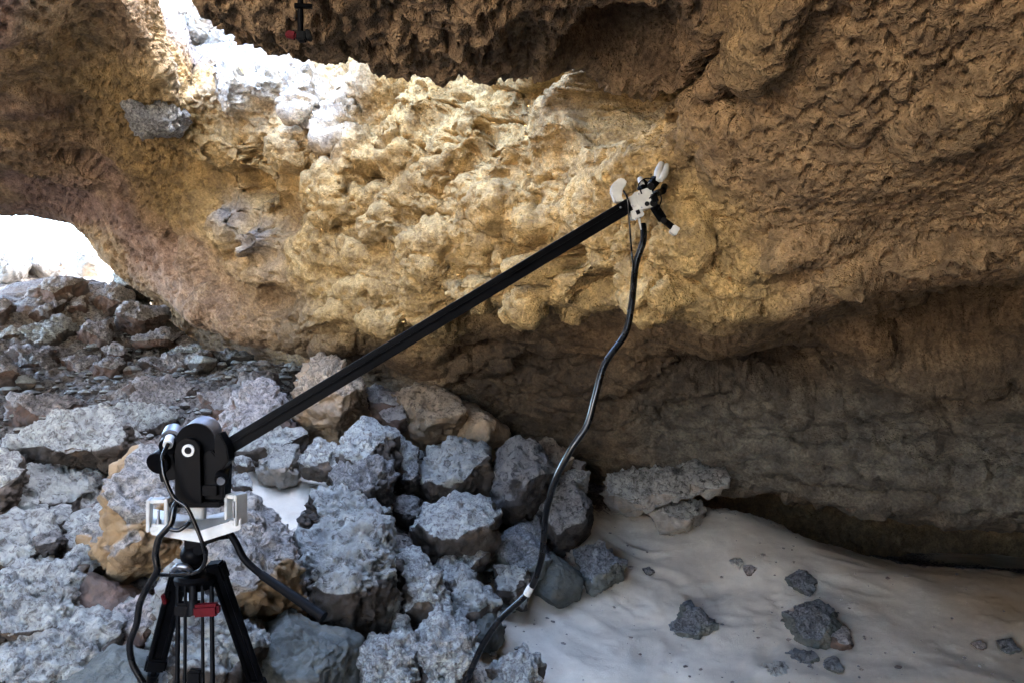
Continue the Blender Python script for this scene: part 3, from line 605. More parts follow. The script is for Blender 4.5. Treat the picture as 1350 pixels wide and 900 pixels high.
R([(636,745),(676,702),(712,694),(724,742),(696,790),(650,780)], 'v', 'greenish grey rock behind the white cable tie', d=4.05, smooth=.4, dusty=.05)
R([(688,774),(725,733),(766,766),(764,792),(722,804),(698,796)], 'v', 'dark green rounded rock at the sand edge right of the cable', d=4.05, smooth=.9, dusty=-.5)
R([(702,694),(720,655),(750,643),(776,668),(778,722),(752,738),(722,732)], 'd', 'upright rough grey boulder right of the hanging cable', d=4.35, dusty=.2)
R([(698,606),(720,582),(748,596),(758,616),(736,628),(708,624)], 't', 'rounded tan-grey rock behind the prism-shaped boulder', d=4.85)
R([(764,662),(800,630),(870,627),(916,612),(950,628),(938,648),(882,660),(822,680),(774,684)], 'p', 'long pale slab lying along the foot of the wall', d=4.95, crust=1.4, dep=.6, topo=.5, dusty=.1)
R([(758,738),(790,724),(822,745),(820,772),(780,776)], 'v', 'half-buried grey rock right of the dark green one', d=4.25, dusty=-.1)
R([(736,622),(776,624),(772,652),(744,648)], 'p', 'small warm pale rock left of the long slab', d=4.75)
R([(750,606),(772,610),(768,626),(752,624)], 'b', 'small reddish stone above the warm pale rock', d=4.9)
R([(862,672),(926,660),(932,692),(872,702)], 'p', 'grey block under the right end of the long slab', d=5.0, dusty=-.3)
R([(520,655),(552,660),(550,702),(522,696)], 'd', 'dark rock in the gap left of the round boulder', d=3.95, dusty=-.2)
R([(654,752),(700,756),(694,800),(660,800)], 'g', 'low rock under the cable above the sand', d=3.75, dusty=-.1)
R([(596,800),(650,815),(665,850),(610,860)], 'v', 'shaded rock under the wedge boulder', d=3.35, smooth=.6, dusty=-.4)
R([(640,890),(690,868),(720,890),(700,920),(640,925)], 'g', 'low crusted rock at the bottom edge right of the cable', d=3.15, dusty=.1)
# --- stones on the sand
def S(poly, kind, label, **kw):
    o = rock(poly, kind, label, name='stone', cat='stone', group=SAND, **kw); o.location.z -= .16 * o.dimensions.z; return o
S([(1034,757),(1060,749),(1073,764),(1057,783),(1038,776)], 'v', 'small grey stone alone on the sand slope above the larger one', dusty=-.2)
S([(1028,818),(1060,793),(1096,799),(1104,836),(1084,852),(1044,842)], 'v', 'largest grey pitted stone on the sand', dusty=-.1)
S([(1094,838),(1114,824),(1124,845),(1106,860)], 'b', 'brown stone against the right side of the largest sand stone', dusty=-.2)
S([(884,826),(908,795),(928,806),(952,830),(915,836),(896,842)], 'v', 'jagged half-buried grey stone on the sand left of the largest one', dusty=0)
S([(1280,850),(1292,844),(1300,850),(1286,856)], 'b', 'tiny dark stone left of its twin near the right photo edge')
S([(1312,848),(1332,841),(1342,854),(1322,860)], 'v', 'small flat stone nearest the right photo edge')
S([(1032,868),(1058,858),(1080,868),(1056,878)], 'v', 'low crusted stone just below the largest sand stone')
S([(1000,882),(1026,872),(1046,886),(1014,896)], 'g', 'crusted stone at the bottom edge below the jagged one')
S([(1086,872),(1100,866),(1112,878),(1094,886)], 'v', 'small stone below the brown one at the bottom of the sand')
S([(962,738),(975,732),(982,744),(970,750)], 'p', 'pale little stone high on the sand slope')
S([(978,748),(992,744),(998,754),(984,758)], 'b', 'reddish little stone next to the pale one on the slope')
for (sx, sy, sw, sl) in [(262,40,46,'leftmost'),(300,62,40,'middle'),(285,8,50,'topmost'),(248,88,30,'lowest'),(225,20,36,'grey shaded')]:
    rock([(sx-sw*.6,sy+sw*.3),(sx-sw*.4,sy-sw*.4),(sx+sw*.1,sy-sw*.55),(sx+sw*.6,sy-sw*.2),(sx+sw*.5,sy+sw*.4),(sx,sy+sw*.5)], 'p', sl + ' sunlit pale boulder seen up through the skylight', d=5.6 + (.5 if sy < 15 else 0), group='sunlit boulders above the skylight', lift=False, crust=1.6)
S([(846,748),(856,744),(862,752),(850,756)], 'd', 'tiny dark pebble on the sand near the half-buried grey rock')
# --- far pile below the entrance
def A(poly, kind, label, d, **kw): kw.setdefault('dusty', .15); return rock(poly, kind, label, d=d, group=FAR, **kw)
A([(30,398),(71,366),(112,368),(110,388),(81,396),(59,408),(32,418)], 'b', 'dark boulder at the crest of the pile against the bright entrance', 7.9)
A([(30,422),(60,402),(82,394),(80,412),(50,432),(34,428)], 'b', 'brown tilted boulder just below the crest boulder', 7.7)
A([(-30,392),(0,394),(16,404),(28,430),(-30,436)], 'b', 'boulder at the left photo edge level with the crest', 7.6)
A([(86,404),(103,388),(119,396),(119,418),(92,420)], 'b', 'small rounded boulder right of the brown tilted one', 7.7)
A([(115,404),(147,372),(178,389),(162,423),(136,425)], 'b', 'large angular boulder below the cave lip in the far pile', 7.6)
A([(152,358),(181,356),(205,386),(198,402),(156,386)], 'g', 'pale blue-grey boulder tucked under the cave lip', 7.9)
A([(157,423),(168,398),(219,415),(217,428),(188,446),(160,446)], 'b', 'big purple-brown boulder at the right of the far pile', 7.3)
A([(195,403),(220,405),(222,420),(200,418)], 'b', 'small boulder on top of the big purple-brown one', 7.6)
A([(180,447),(215,434),(245,438),(222,455),(186,458)], 'b', 'flat shaded boulder at the edge of the dark hole', 7.1)
A([(0,452),(40,428),(73,422),(118,428),(100,466),(80,468),(42,458),(6,462)], 'g', 'broad pale-topped boulder in the middle of the far pile', 7.1, topo=.3)
A([(97,467),(116,426),(148,422),(158,434),(138,458),(110,470)], 'b', 'angular boulder right of the broad pale-topped one', 7.0)
A([(5,464),(30,458),(78,461),(92,490),(82,498),(30,499),(14,480)], 'b', 'large dark lumpy boulder in the lowest row at left', 6.6)
A([(85,474),(133,471),(124,496),(90,499)], 'b', 'flat-faced block right of the large dark lumpy boulder', 6.6)
A([(120,494),(137,472),(160,474),(168,498),(147,506)], 'b', 'rounded boulder right of the flat-faced block', 6.5)
A([(135,454),(156,455),(176,478),(168,486),(146,474)], 'b', 'tilted stone above the rounded boulder of the lowest row', 6.8)
A([(178,491),(191,477),(220,470),(293,464),(304,484),(220,498),(181,496)], 'b', 'long flat slab in front of the dark hole', 6.5, topo=.4, dusty=.1)
A([(206,474),(235,457),(262,457),(264,470)], 'g', 'pale stone behind the long flat slab', 6.9)
A([(-30,462),(0,465),(12,482),(28,500),(18,522),(-30,528)], 'b', 'brown boulder cut by the left photo edge in the lowest row', 6.2)
A([(164,488),(182,479),(183,498),(168,500)], 'b', 'small stone at the left tip of the long flat slab', 6.5)
A([(215,448),(245,442),(258,456),(228,462)], 'b', 'dim stone inside the dark hole', 7.3)
A([(0,440),(14,430),(32,436),(26,450),(4,452)], 'g', 'pale little stone at the left end of the broad boulder', 7.4)
A([(270,470),(300,462),(330,470),(320,486),(285,486)], 'd', 'dark stone right of the pale stone behind the slab', 6.7)
A([(20,350),(60,335),(100,345),(110,362),(60,372),(20,368)], 'p', 'sunlit boulder outside the entrance behind the crest', 10.2, dusty=.3)
A([(-20,345),(10,330),(34,345),(20,375),(-20,380)], 'p', 'sunlit boulder outside the entrance at the left photo edge', 9.8, dusty=.3)
A([(100,335),(124,325),(142,340),(140,362),(104,364)], 'p', 'pale sunlit boulder outside under the tip of the cave lip', 10.0, dusty=.3)
# ledges between pile and foreground
def L(poly, kind, label, d=None, **kw): return rock(poly, kind, label, d=d, name='rock_ledge', cat='rock ledge', group='rock ledges behind the tripod', **kw)
L([(120,505),(200,500),(300,520),(310,545),(220,545),(140,535)], 'b', 'flat brown rock ledge in front of the long slab', d=5.6, topo=.2, dusty=-.1)
L([(290,498),(390,492),(400,520),(330,520),(292,530)], 'b', 'pale brown ledge running towards the pyramid rock', d=5.4, topo=.2)
L([(0,530),(70,520),(110,540),(90,558),(0,565)], 'b', 'purple-grey layered ledge at the left photo edge', d=5.0, topo=.2)
L([(100,545),(180,535),(240,552),(230,575),(170,575)], 'g', 'pale crusted ledge right behind the motor head', d=4.7, topo=.2)
L([(255,520),(330,515),(325,545),(262,555)], 'b', 'small brown ledge left of the brown-faced boulder', d=5.0, topo=.3)
# lump wedged in the corner of the skylight
rock([(172,150),(180,138),(200,134),(228,140),(242,150),(236,168),(210,172),(190,182),(178,172)], 'p', 'pale blue-grey rock lump hanging at the lower corner of the skylight', d=4.33, name='hanging_rock', cat='rock', group=None, lift=False, dusty=.8, crust=2.0)
# small rubble nobody could count
def rubble():
    rng = np.random.RandomState(5); Dv, T = ico(2); VV, TT, DD = [], [], []; n = 0
    while n < 1500:
        x, y = rng.uniform(-4.2, .6), rng.uniform(2.3, 8)
        px = x / y * F + CX
        if px > 690 - 40 * (y > 4) or px < -60: continue
        if 300 < px < 440 and 3.6 < y < 4.3: continue
        r = .018 * rng.lognormal(0, .55); z = float(floor_z([x], [y])[0])
        sc_ = np.array([rng.uniform(.7, 1.4), rng.uniform(.7, 1.3), rng.uniform(.5, .9)]) * r
        Q = Dv * (1 + .3 * noise(Dv * 1.7 + n, 3))[:, None]
        hN = rng.normal(size=(5, 3)); hN /= np.linalg.norm(hN, axis=1, keepdims=True)
        for h in hN: Q = Q - np.maximum(Q @ h - .72, 0)[:, None] * h
        VV.append(Q * sc_ + np.array([x, y, z + r * .5 + .02])); TT.append(T + n * len(Dv)); DD.append(sstep(-.2, .6, Dv[:, 2])); n += 1
    link('rubble', mesh_np('rubble', np.concatenate(VV), np.concatenate(TT), M_ROCK['g'], {'dust': np.concatenate(DD)}, False), label='loose small rubble between the boulders', cat='rubble', kind='stuff')
rubble()
def gravel():
    rng = np.random.RandomState(8); Dv, T = ico(1); VV, TT = [], []; n = 0
    while n < 550:
        px, py = rng.uniform(640, 1400), rng.uniform(690, 940)
        if noise(np.array([[px * .012, py * .02, 3.0]]), 4)[0] < rng.uniform(-.5, .45): continue
        d = 1.6 * F / max(py - CY, 60) * .82; x = (px - CX) / F * d
        r = .0045 * rng.lognormal(0, .6); z = ground_z(x, d)
        VV.append(Dv * (1 + .5 * rng.uniform(-1, 1, (len(Dv), 1))) * r * np.array([1.2, 1, .7]) + np.array([x, d, z])); TT.append(T + n * len(Dv)); n += 1
    me_ = mesh_np('gravel', np.concatenate(VV), np.concatenate(TT), M_ROCK['b'], {'dust': np.full(n * len(Dv), .45)}, False)
    o = link('gravel', me_, label='loose grit and tiny chips scattered over the sand', cat='gravel', kind='stuff')
gravel()
# ------------------------------------------------------------------ equipment
def simple(name, col, rough, metal=0.0, spec=0.5, var=0.25, bump=0.15, sc_=180):
    n = N(name, rough); n.b.inputs['Metallic'].default_value = metal; n.b.inputs['Specular IOR Level'].default_value = spec
    a = n.noise(sc_, 4, 0.6); b = n.noise(14, 3, 0.6)
    c = n.mix(n.ramp(b, .3, .7), tuple(x * (1 - var) for x in col), tuple(min(1, x * (1 + var)) for x in col))
    n.col(c)
    n.put(n.ramp(b, .2, .8, rough * .8, min(1, rough * 1.3)), n.b.inputs['Roughness'])
    n.nor(n.bump(a, bump, 0.001)); return n.m
M_BLK = simple('black_plastic', (0.003, 0.003, 0.0035), 0.5, spec=.08)
M_BMET = simple('black_anodised_metal', (0.003, 0.003, 0.0035), 0.38, spec=.04)
M_RUB = simple('black_cable_sheath', (0.004, 0.004, 0.0045), 0.25, spec=0.45)
M_ALU = simple('brushed_aluminium', (0.26, 0.265, 0.28), 0.42, 0.95)
M_WHT = simple('white_printed_plastic', (0.56, 0.545, 0.50), 0.5, var=.16)
M_RED = simple('dark_red_plastic', (0.075, 0.003, 0.006), 0.4, spec=.1)
EQ = 2.2
def Q(px, py, dd=0.0): return np.array(P(px, py, EQ + dd))
def bm_obj(name, bm, mat, parent, bev=0.0, label=None):
    if bev: bmesh.ops.bevel(bm, geom=list(bm.edges), offset=bev, segments=2, affect='EDGES', clamp_overlap=True)
    bmesh.ops.recalc_face_normals(bm, faces=bm.faces)
    me = bpy.data.meshes.new(name); bm.to_mesh(me); bm.free(); me.materials.append(mat)
    for p in me.polygons: p.use_smooth = True
    me.set_sharp_from_angle(angle=math.radians(38))
    o = link(name, me, parent, label); 
    if parent is not None: o.matrix_parent_inverse = parent.matrix_basis.inverted()
    return o
def frame(d, up=(0, 0, 1)):
    z = Vector(d).normalized(); u = Vector(up)
    if abs(z.dot(u)) > .98: u = Vector((0, 1, 0))
    x = u.cross(z).normalized(); return x, z.cross(x), z
def ring_loft(bm, rings, close=True, caps=True):
    vs = [[bm.verts.new(p) for p in r] for r in rings]
    for a, b in zip(vs, vs[1:]):
        n = len(a)
        for i in range(n): bm.faces.new((a[i], a[(i + 1) % n], b[(i + 1) % n], b[i]))
    if caps: bm.faces.new(vs[0][::-1]); bm.faces.new(vs[-1])
def cyl(bm, a, b, r0, r1=None, seg=20):
    a, b = Vector(a), Vector(b); r1 = r0 if r1 is None else r1; x, y, z = frame(b - a)
    ring_loft(bm, [[c + (x * math.cos(2 * math.pi * i / seg) + y * math.sin(2 * math.pi * i / seg)) * r for i in range(seg)] for c, r in ((a, r0), (b, r1))])
def obox(bm, c, ax, ay, az, sx, sy, sz):
    c, ax, ay, az = Vector(c), Vector(ax).normalized(), Vector(ay).normalized(), Vector(az).normalized()
    ring_loft(bm, [[c + ax * (i * sx / 2) + ay * (j * sy / 2) + az * (k * sz / 2) for i, j in ((-1, -1), (1, -1), (1, 1), (-1, 1))] for k in (-1, 1)])
def bar(bm, a, b, w, h, up=(0, 0, 1)):
    a, b = Vector(a), Vector(b); x, y, z = frame(b - a, up); obox(bm, (a + b) / 2, x, y, z, w, h, (b - a).length)
def prism(bm, pts, n, t):
    n = Vector(n).normalized() * t / 2
    ring_loft(bm, [[Vector(p) - n for p in pts], [Vector(p) + n for p in pts]])
def spl(pts, k=14): return crow(np.array(pts, float), [k] * (len(pts) - 1))
def tube(bm, pts, r, seg=12):
    pts = [Vector(p) for p in pts]; rings = []; x = None
    for i, p in enumerate(pts):
        t = (pts[min(i + 1, len(pts) - 1)] - pts[max(i - 1, 0)]).normalized()
        x = frame(t)[0] if x is None else (x - t * x.dot(t)).normalized()
        y = t.cross(x); rr = r(i / (len(pts) - 1)) if callable(r) else r
        rings.append([p + (x * math.cos(2 * math.pi * j / seg) + y * math.sin(2 * math.pi * j / seg)) * rr for j in range(seg)])
    ring_loft(bm, rings)
def part(name, mat, parent, fn, bev=0.0, label=None):
    bm = bmesh.new(); fn(bm); return bm_obj(name, bm, mat, parent, bev, label)
def thing(name, label, cat, loc):
    o = bpy.data.objects.new(name, None); sc.collection.objects.link(o); o.location = loc; o.empty_display_size = .1
    bpy.context.view_layer.update(); return tag(o, label, cat)
K_ = EQ / F
# tripod
tri = thing('camera_tripod', 'black twin-tube camera tripod with fluid head and pan handle among the boulders', 'tripod', (float(Q(258, 770)[0]), EQ + .05, float(floor_z([Q(258, 770)[0]], [EQ + .05])[0])))
def leg(a, b, side):
    a, b = Vector(a), Vector(b); dirv = (b - a); t = 1.0
    for k in range(200):
        t = 1 + k * .02; p = a + dirv * t
        if p.z <= float(floor_z([p.x], [p.y])[0]) + .05: break
    e = a + dirv * t; u = dirv.normalized(); s = Vector(side).normalized(); s = (s - u * s.dot(u)).normalized()
    mid = a + (e - a) * .8
    def f(bm):
        for q in (-1, 1): cyl(bm, a + s * .019 * q, mid + s * .019 * q, .0095)
        n = s.cross(u)
        obox(bm, (a + mid) / 2, s, n, u, .03, .006, (mid - a).length * .98)
    l = part('leg', M_BMET, tri, f)
    part('lower_tube', M_BMET, l, lambda bm: [cyl(bm, a + (e - a) * .76, e, .0095)])
    part('leg_clamp', M_BLK, l, lambda bm: obox(bm, mid, s, s.cross(u), u, .062, .034, .05), .006)
    part('foot', M_BLK, l, lambda bm: [cyl(bm, e - u * .04, e + u * .02, .018, .010)])
    part('hinge', M_BMET, l, lambda bm: obox(bm, a, s, s.cross(u), u, .055, .036, .06), .006)
    return l
leg(Q(234, 765, .05), Q(199, 900, .16), (1, .35, 0))
leg(Q(287, 752, .05), Q(338, 900, .14), (1, -.2, 0))
# near leg: slim twin rails with red-levered clamp
def near_leg():
    a0, b0 = Vector(Q(257, 772, -.02)), Vector(Q(257, 905, -.10)); dv = b0 - a0
    t = 1.0
    for k in range(200):
        t = 1 + k * .02; p = a0 + dv * t
        if p.z <= float(floor_z([p.x], [p.y])[0]) + .05: break
    s = Vector((1, 0, 0))
    def f(bm):
        for q, r in ((-.049, .0065), (.049, .0065)): cyl(bm, a0 + s * q, a0 + dv * t + s * q * 1.05, r)
        obox(bm, a0 + dv * (t - .02), s, (0, 1, 0), (0, 0, 1), .13, .02, .02)
    l = part('leg', M_BMET, tri, f)
    part('inner_tube', M_BMET, l, lambda bm: [cyl(bm, a0 + s * q, a0 + dv * (t * 1.0) + s * q * 1.05, .0048) for q in (-.028, .022)])
    part('centre_rod', M_BLK, l, lambda bm: [cyl(bm, a0 - s * .005, a0 + dv * .22 - s * .005, .012), cyl(bm, a0 + dv * .15 - s * .005, a0 + dv * .3 - s * .005, .019)])
    part('leg_clamp', M_BLK, l, lambda bm: obox(bm, Q(244, 802, -.035), (1, 0, 0), (0, 1, 0), (0, 0, 1), .052, .034, .040), .006)
    part('clamp_lever', M_RED, l, lambda bm: obox(bm, Q(272, 803, -.045), (1, 0, .05), (0, 1, 0), (0, 0, 1), .078, .03, .036), .008, 'dark red clamp lever')
    part('lower_clamp', M_BLK, l, lambda bm: obox(bm, Q(258, 893, -.09), (1, 0, 0), (0, 1, 0), (0, 0, 1), .042, .03, .05), .006)
    part('foot', M_BLK, l, lambda bm: [cyl(bm, a0 + dv * t - Vector((0, 0, .02)), a0 + dv * t - Vector((0, 0, .08)), .03, .02)])
near_leg()
part('leg_shoulder', M_RED, tri, lambda bm: obox(bm, Q(219, 787, .06), (1, 0, 0), (0, 1, 0), (-.25, 0, 1), .012, .04, .03), .003, 'red tab on the left leg')
def bowl(bm):
    c = Vector(Q(259, 762, .04)); up = Vector((0, 0, 1)); seg = 32
    prof = [(.030, -.030), (.050, -.026), (.062, -.008), (.064, .006), (.058, .016), (.040, .020)]
    ring_loft(bm, [[c + Vector((math.cos(2 * math.pi * i / seg) * r, math.sin(2 * math.pi * i / seg) * r, z)) for i in range(seg)] for r, z in prof])
part('bowl', M_BMET, tri, bowl)
def ball(bm):
    c = Vector(Q(256, 730, .04)); seg = 32; prof = []
    for k in range(13):
        a = -math.pi / 2 * .8 + k * math.pi * .8 / 12; prof.append((.040 * math.cos(a), .036 * math.sin(a)))
    ring_loft(bm, [[c + Vector((math.cos(2 * math.pi * i / seg) * r, math.sin(2 * math.pi * i / seg) * r, z)) for i in range(seg)] for r, z in prof])
    cyl(bm, c - Vector((0, 0, .045)), c - Vector((0, 0, .02)), .035, .03)
hd = part('fluid_head', M_BMET, tri, ball)
part('drag_knob', M_BLK, hd, lambda bm: cyl(bm, Q(262, 724, -.01), Q(262, 724, .03), .016))
part('tilt_block', M_BMET, hd, lambda bm: [obox(bm, Q(272, 708, .04), (1, 0, .35), (0, 1, 0), (-.35, 0, 1), .10, .06, .034), obox(bm, Q(258, 712, .04), (1, 0, 0), (0, 1, 0), (0, 0, 1), .05, .055, .05)], .005)
part('lock_lever', M_ALU, tri, lambda bm: tube(bm, spl([Q(227, 752, 0), Q(235, 746, -.01), Q(246, 747, -.01), Q(252, 752, 0)]), lambda t: .007 + .003 * math.sin(t * 3.1)), 0, 'shiny silver lock lever')
ph = part('pan_handle', M_BMET, tri, lambda bm: [tube(bm, spl([Q(287, 700, .03), Q(300, 700, .02), Q(311, 715, .01), Q(322, 736, .0), Q(345, 757, -.02), Q(392, 789, -.07)]), .0105, 14), cyl(bm, Q(284, 702, .03), Q(300, 700, .02), .022)])
part('grip', M_BLK, ph, lambda bm: tube(bm, [Q(345 + 82 * t, 757 + 56 * t, -.02 - .09 * t) for t in np.linspace(0, 1, 12)], lambda t: .0125 + .003 * t, 16))
# robotic boom arm
wd = float(spot3d(AV, 872, 250, *proj(AV), AV[:, 1])[1])
TIPD = wd - .16 - EQ
arm = thing('robotic_arm', 'black robotic boom arm with silver motor head on the tripod and white gripper', 'robot arm', tuple(float(v) for v in Q(258, 700, .04)))
def bracket(bm):
    x0, x1 = Q(210, 0)[0], Q(312, 0)[0]
    cz = lambda py: Q(0, py)[2]
    prism(bm, [Q(197, 676, .10), Q(199, 697, -.02), Q(264, 708, -.04), Q(318, 690, -.02), Q(318, 676, .10), Q(262, 690, .12)], (0, .12, 1), .034)
    cyl(bm, Q(261, 700, .03), Q(261, 664, .03), .022, .026, 24)
br = part('mount_bracket', M_WHT, arm, bracket, .003, 'white printed bracket under the motor head')
def plate(cx, w, y0, y1, dd, tilt):
    def f(bm):
        c0, c1 = Vector(Q(cx - w, y0, dd)), Vector(Q(cx + w, y0, dd)); hgt = (y1 - y0) * K_
        fw = .010; wd_ = (c1 - c0).length; mx = (c0 + c1) / 2
        ax, ay, az = Vector((1, tilt, 0)).normalized(), Vector((-tilt, 1, 0)).normalized(), Vector((0, 0, 1))
        for s in (-1, 1): obox(bm, mx + ax * s * (wd_ - fw) / 2 - az * hgt / 2, ax, ay, az, fw, .05, hgt)
        obox(bm, mx - az * fw / 2 - az * 0.001, ax, ay, az, wd_ - 2 * fw - .0006, .048, fw)
        obox(bm, mx - az * (hgt - fw * .8), ax, ay, az, wd_ - 2 * fw - .0006, .048, fw * 1.5)
    return f
part('end_plate', M_WHT, br, plate(209, 13, 656, 698, 0, .25), .002)
part('end_plate', M_WHT, br, plate(311, 10, 650, 690, 0, -.4), .002)
part('bolt', M_ALU, br, lambda bm: [cyl(bm, Q(209, 688, -.03), Q(209, 672, -.03), .004), cyl(bm, Q(209, 690, -.03), Q(209, 684, -.03), .008)])
part('bolt', M_ALU, br, lambda bm: [cyl(bm, Q(308, 682, -.03), Q(308, 660, -.03), .004)])
def sideplate(dd, t):
    def f(bm):
        c = Vector(Q(249, 593, dd)); r = 16 * K_; pts = [c + Vector((math.cos(a) * r, 0, math.sin(a) * r)) for a in np.linspace(0, math.pi, 15)]
        zb = Q(0, 662, dd)[2]
        prism(bm, pts + [Vector((c.x - r, c.y, zb)), Vector((c.x + r * 1.15, c.y, zb))], (0, 1, 0), t)
    return f
hdm = part('motor_housing', M_BMET, arm, sideplate(-.04, .022), .002)
part('motor_housing', M_BMET, arm, sideplate(.125, .018), .002)
part('hub_ring', M_WHT, hdm, lambda bm: [cyl(bm, Q(249, 593, -.05) - np.array([0, .006, 0]), Q(249, 593, -.05), 8 * K_, None, 28)])
part('hub_bore', M_BLK, hdm, lambda bm: [cyl(bm, Q(249, 593, -.05) - np.array([0, .0066, 0]), Q(249, 593, -.05) - np.array([0, .003, 0]), 4.6 * K_, None, 24)])
part('shoulder_motor', M_ALU, arm, lambda bm: cyl(bm, Q(258, 580, -.012), Q(270, 569, .10), 22.6 * K_, None, 48), .002, 'brushed silver drum motor')
part('motor_flange', M_BMET, arm, lambda bm: cyl(bm, Q(257, 581, -.028), Q(258, 580, -.0125), 23 * K_, None, 48), .002)
part('base_plate', M_BMET, arm, lambda bm: obox(bm, Q(268, 659, .02), (1, 0, .0), (0, 1, 0), (0, 0, 1), .15, .13, .016), .003)
part('motor_bracket', M_BMET, arm, lambda bm: prism(bm, [Q(262, 640, 0), Q(262, 600, 0), Q(283, 590, 0), Q(302, 612, 0), Q(300, 655, 0), Q(262, 655, 0)], (0, 1, 0), .06), .004)
lm = part('tilt_motor', M_BMET, arm, lambda bm: [cyl(bm, Q(222, 588, -.03), Q(228, 572, .05), 12 * K_, None, 28), cyl(bm, Q(207, 611, -.03), Q(222, 598, .03), 15 * K_, 12 * K_, 28), obox(bm, Q(226, 612, .02), (1, 0, .2), (0, 1, 0), (-.2, 0, 1), .05, .07, .085)], .002)
part('motor_cap', M_ALU, lm, lambda bm: [cyl(bm, Q(225, 578, .0), Q(229, 569, .05), 12.6 * K_, None, 28)])
part('cable_connector', M_WHT, lm, lambda bm: [cyl(bm, Q(221, 586, -.055), Q(224, 577, -.02), 6 * K_, None, 20)])
cm = part('encoder', M_BMET, arm, lambda bm: [cyl(bm, Q(292, 632, -.05), Q(296, 618, .02), 9 * K_, None, 24), obox(bm, Q(277, 645, -.03), (1, 0, 0), (0, 1, 0), (0, 0, 1), .05, .03, .03)], .002)
part('encoder_cap', M_ALU, cm, lambda bm: [cyl(bm, Q(291, 634, -.058), Q(292, 629, -.03), 5 * K_, None, 20)])
B0, B1 = Vector(Q(268, 608, .01)), Vector(Q(829, 271, TIPD))
bdir = (B1 - B0).normalized()
part('boom', M_BLK, arm, lambda bm: bar(bm, B0, B1, .047, .047), .004, 'long square black boom tube')
part('boom_clamp', M_BMET, arm, lambda bm: [bar(bm, B0 + bdir * .035, B0 + bdir * .085, .066, .075), prism(bm, [Q(287, 575, -.02), Q(293, 568, -.02), Q(303, 586, -.02), Q(306, 605, -.02), Q(296, 618, -.02), Q(287, 610, -.02)], (0, 1, 0), .05)], .003)
bx_, by_, bz_ = frame(bdir)
part('boom_rail', M_BMET, arm, lambda bm: bar(bm, B0 + bdir * .1 - Vector((0, .025, 0)) , B1 - bdir * .03 - Vector((0, .025, 0)), .010, .006), .001)
part('end_bolt', M_ALU, arm, lambda bm: cyl(bm, B1 - bdir * .04 - Vector((0, .026, -.008)), B1 - bdir * .04 - Vector((0, .020, -.008)), .0035))
# gripper
TD = TIPD
def G(px, py, dd=0.0): return Q(px, py, TD + dd)
gk = (EQ + TD) / F
part('tip_guard', M_WHT, arm, lambda bm: prism(bm, [G(810, 268), G(804, 252), G(807, 243), G(816, 236), G(824, 238), G(826, 244), G(818, 252), G(817, 260), G(823, 266)], (0, 1, 0), .04), .004, 'curved white guard at the boom tip')
gr = part('gripper_body', M_WHT, arm, lambda bm: [obox(bm, G(849, 264), (1, 0, .35), (0, 1, 0), (-.35, 0, 1), .060, .05, .065), obox(bm, G(838, 281), (1, 0, .4), (0, 1, 0), (-.4, 0, 1), .045, .04, .04), obox(bm, G(836, 266, .0), (1, 0, .5), (0, 1, 0), (-.5, 0, 1), .04, .045, .04)], .003, 'white faceted gripper body')
part('port', M_BLK, gr, lambda bm: [cyl(bm, G(853, 269, -.032), G(853, 269, -.02), .008), ])
part('port', M_BLK, gr, lambda bm: [obox(bm, G(841, 280, -.022), (1, 0, .4), (0, 1, 0), (-.4, 0, 1), .012, .012, .014)])
for (sx_, sy_) in [(842, 256), (858, 258), (846, 274), (834, 272), (838, 290)]:
    part('screw', M_ALU, gr, lambda bm: [cyl(bm, G(sx_, sy_, -.034), G(sx_, sy_, -.018), .0032, None, 10)])
part('sensor_board', M_BMET, gr, lambda bm: [obox(bm, G(862, 262, -.02), (1, 0, .35), (0, 1, 0), (-.35, 0, 1), .022, .03, .03)], .002)
part('bracket_arm', M_WHT, gr, lambda bm: [bar(bm, G(826, 268), G(848, 262), .03, .022), bar(bm, G(848, 250), G(858, 244), .018, .02)], .002)
part('lead', M_RUB, gr, lambda bm: [tube(bm, spl([G(856, 262, -.03), G(866, 252, -.05), G(872, 262, -.04), G(868, 276, -.02)]), .0022, 8), tube(bm, spl([G(846, 256, -.03), G(842, 244, -.04), G(850, 236, -.02), G(862, 236, .0)]), .0022, 8)])
part('spine', M_WHT, gr, lambda bm: [cyl(bm, G(842, 286), G(845, 303, -.02), .006, .002, 10)])
fu = part('finger', M_BMET, arm, lambda bm: [bar(bm, G(850, 255), G(866, 236, .03), .022, .03), bar(bm, G(846, 252, -.01), G(850, 240, .0), .024, .03), cyl(bm, G(858, 246, -.03), G(858, 246, .04), .013)], .002)
part('finger_tip', M_WHT, fu, lambda bm: tube(bm, spl([G(866, 240, .02), G(868, 228, .03), G(872, 216, .05)], 8), lambda t: .010 + .005 * math.sin(t * 3.0), 14))
part('finger_tip', M_WHT, fu, lambda bm: tube(bm, spl([G(871, 238, .0), G(877, 228, .02), G(879, 218, .05)], 8), lambda t: .008 + .004 * math.sin(t * 3.0), 14))
part('finger_cap', M_WHT, fu, lambda bm: [cyl(bm, G(846, 244, -.02), G(844, 236, .0), .010)])
fl = part('finger', M_BMET, arm, lambda bm: [bar(bm, G(862, 272), G(874, 290, .02), .022, .026), bar(bm, G(874, 290, .02), G(888, 301, .03), .014, .02), cyl(bm, G(862, 268, -.03), G(862, 268, .03), .013), cyl(bm, G(875, 291, -.0), G(875, 291, .05), .011)], .002)
part('finger_tip', M_WHT, fl, lambda bm: obox(bm, G(889, 304, .03), (1, 0, -.6), (0, 1, 0), (.6, 0, 1), .026, .03, .030), .003)
part('finger', M_BMET, arm, lambda bm: [bar(bm, G(858, 258, .02), G(874, 252, .12), .02, .02), cyl(bm, G(874, 252, .1), G(876, 246, .14), .012)], .002)
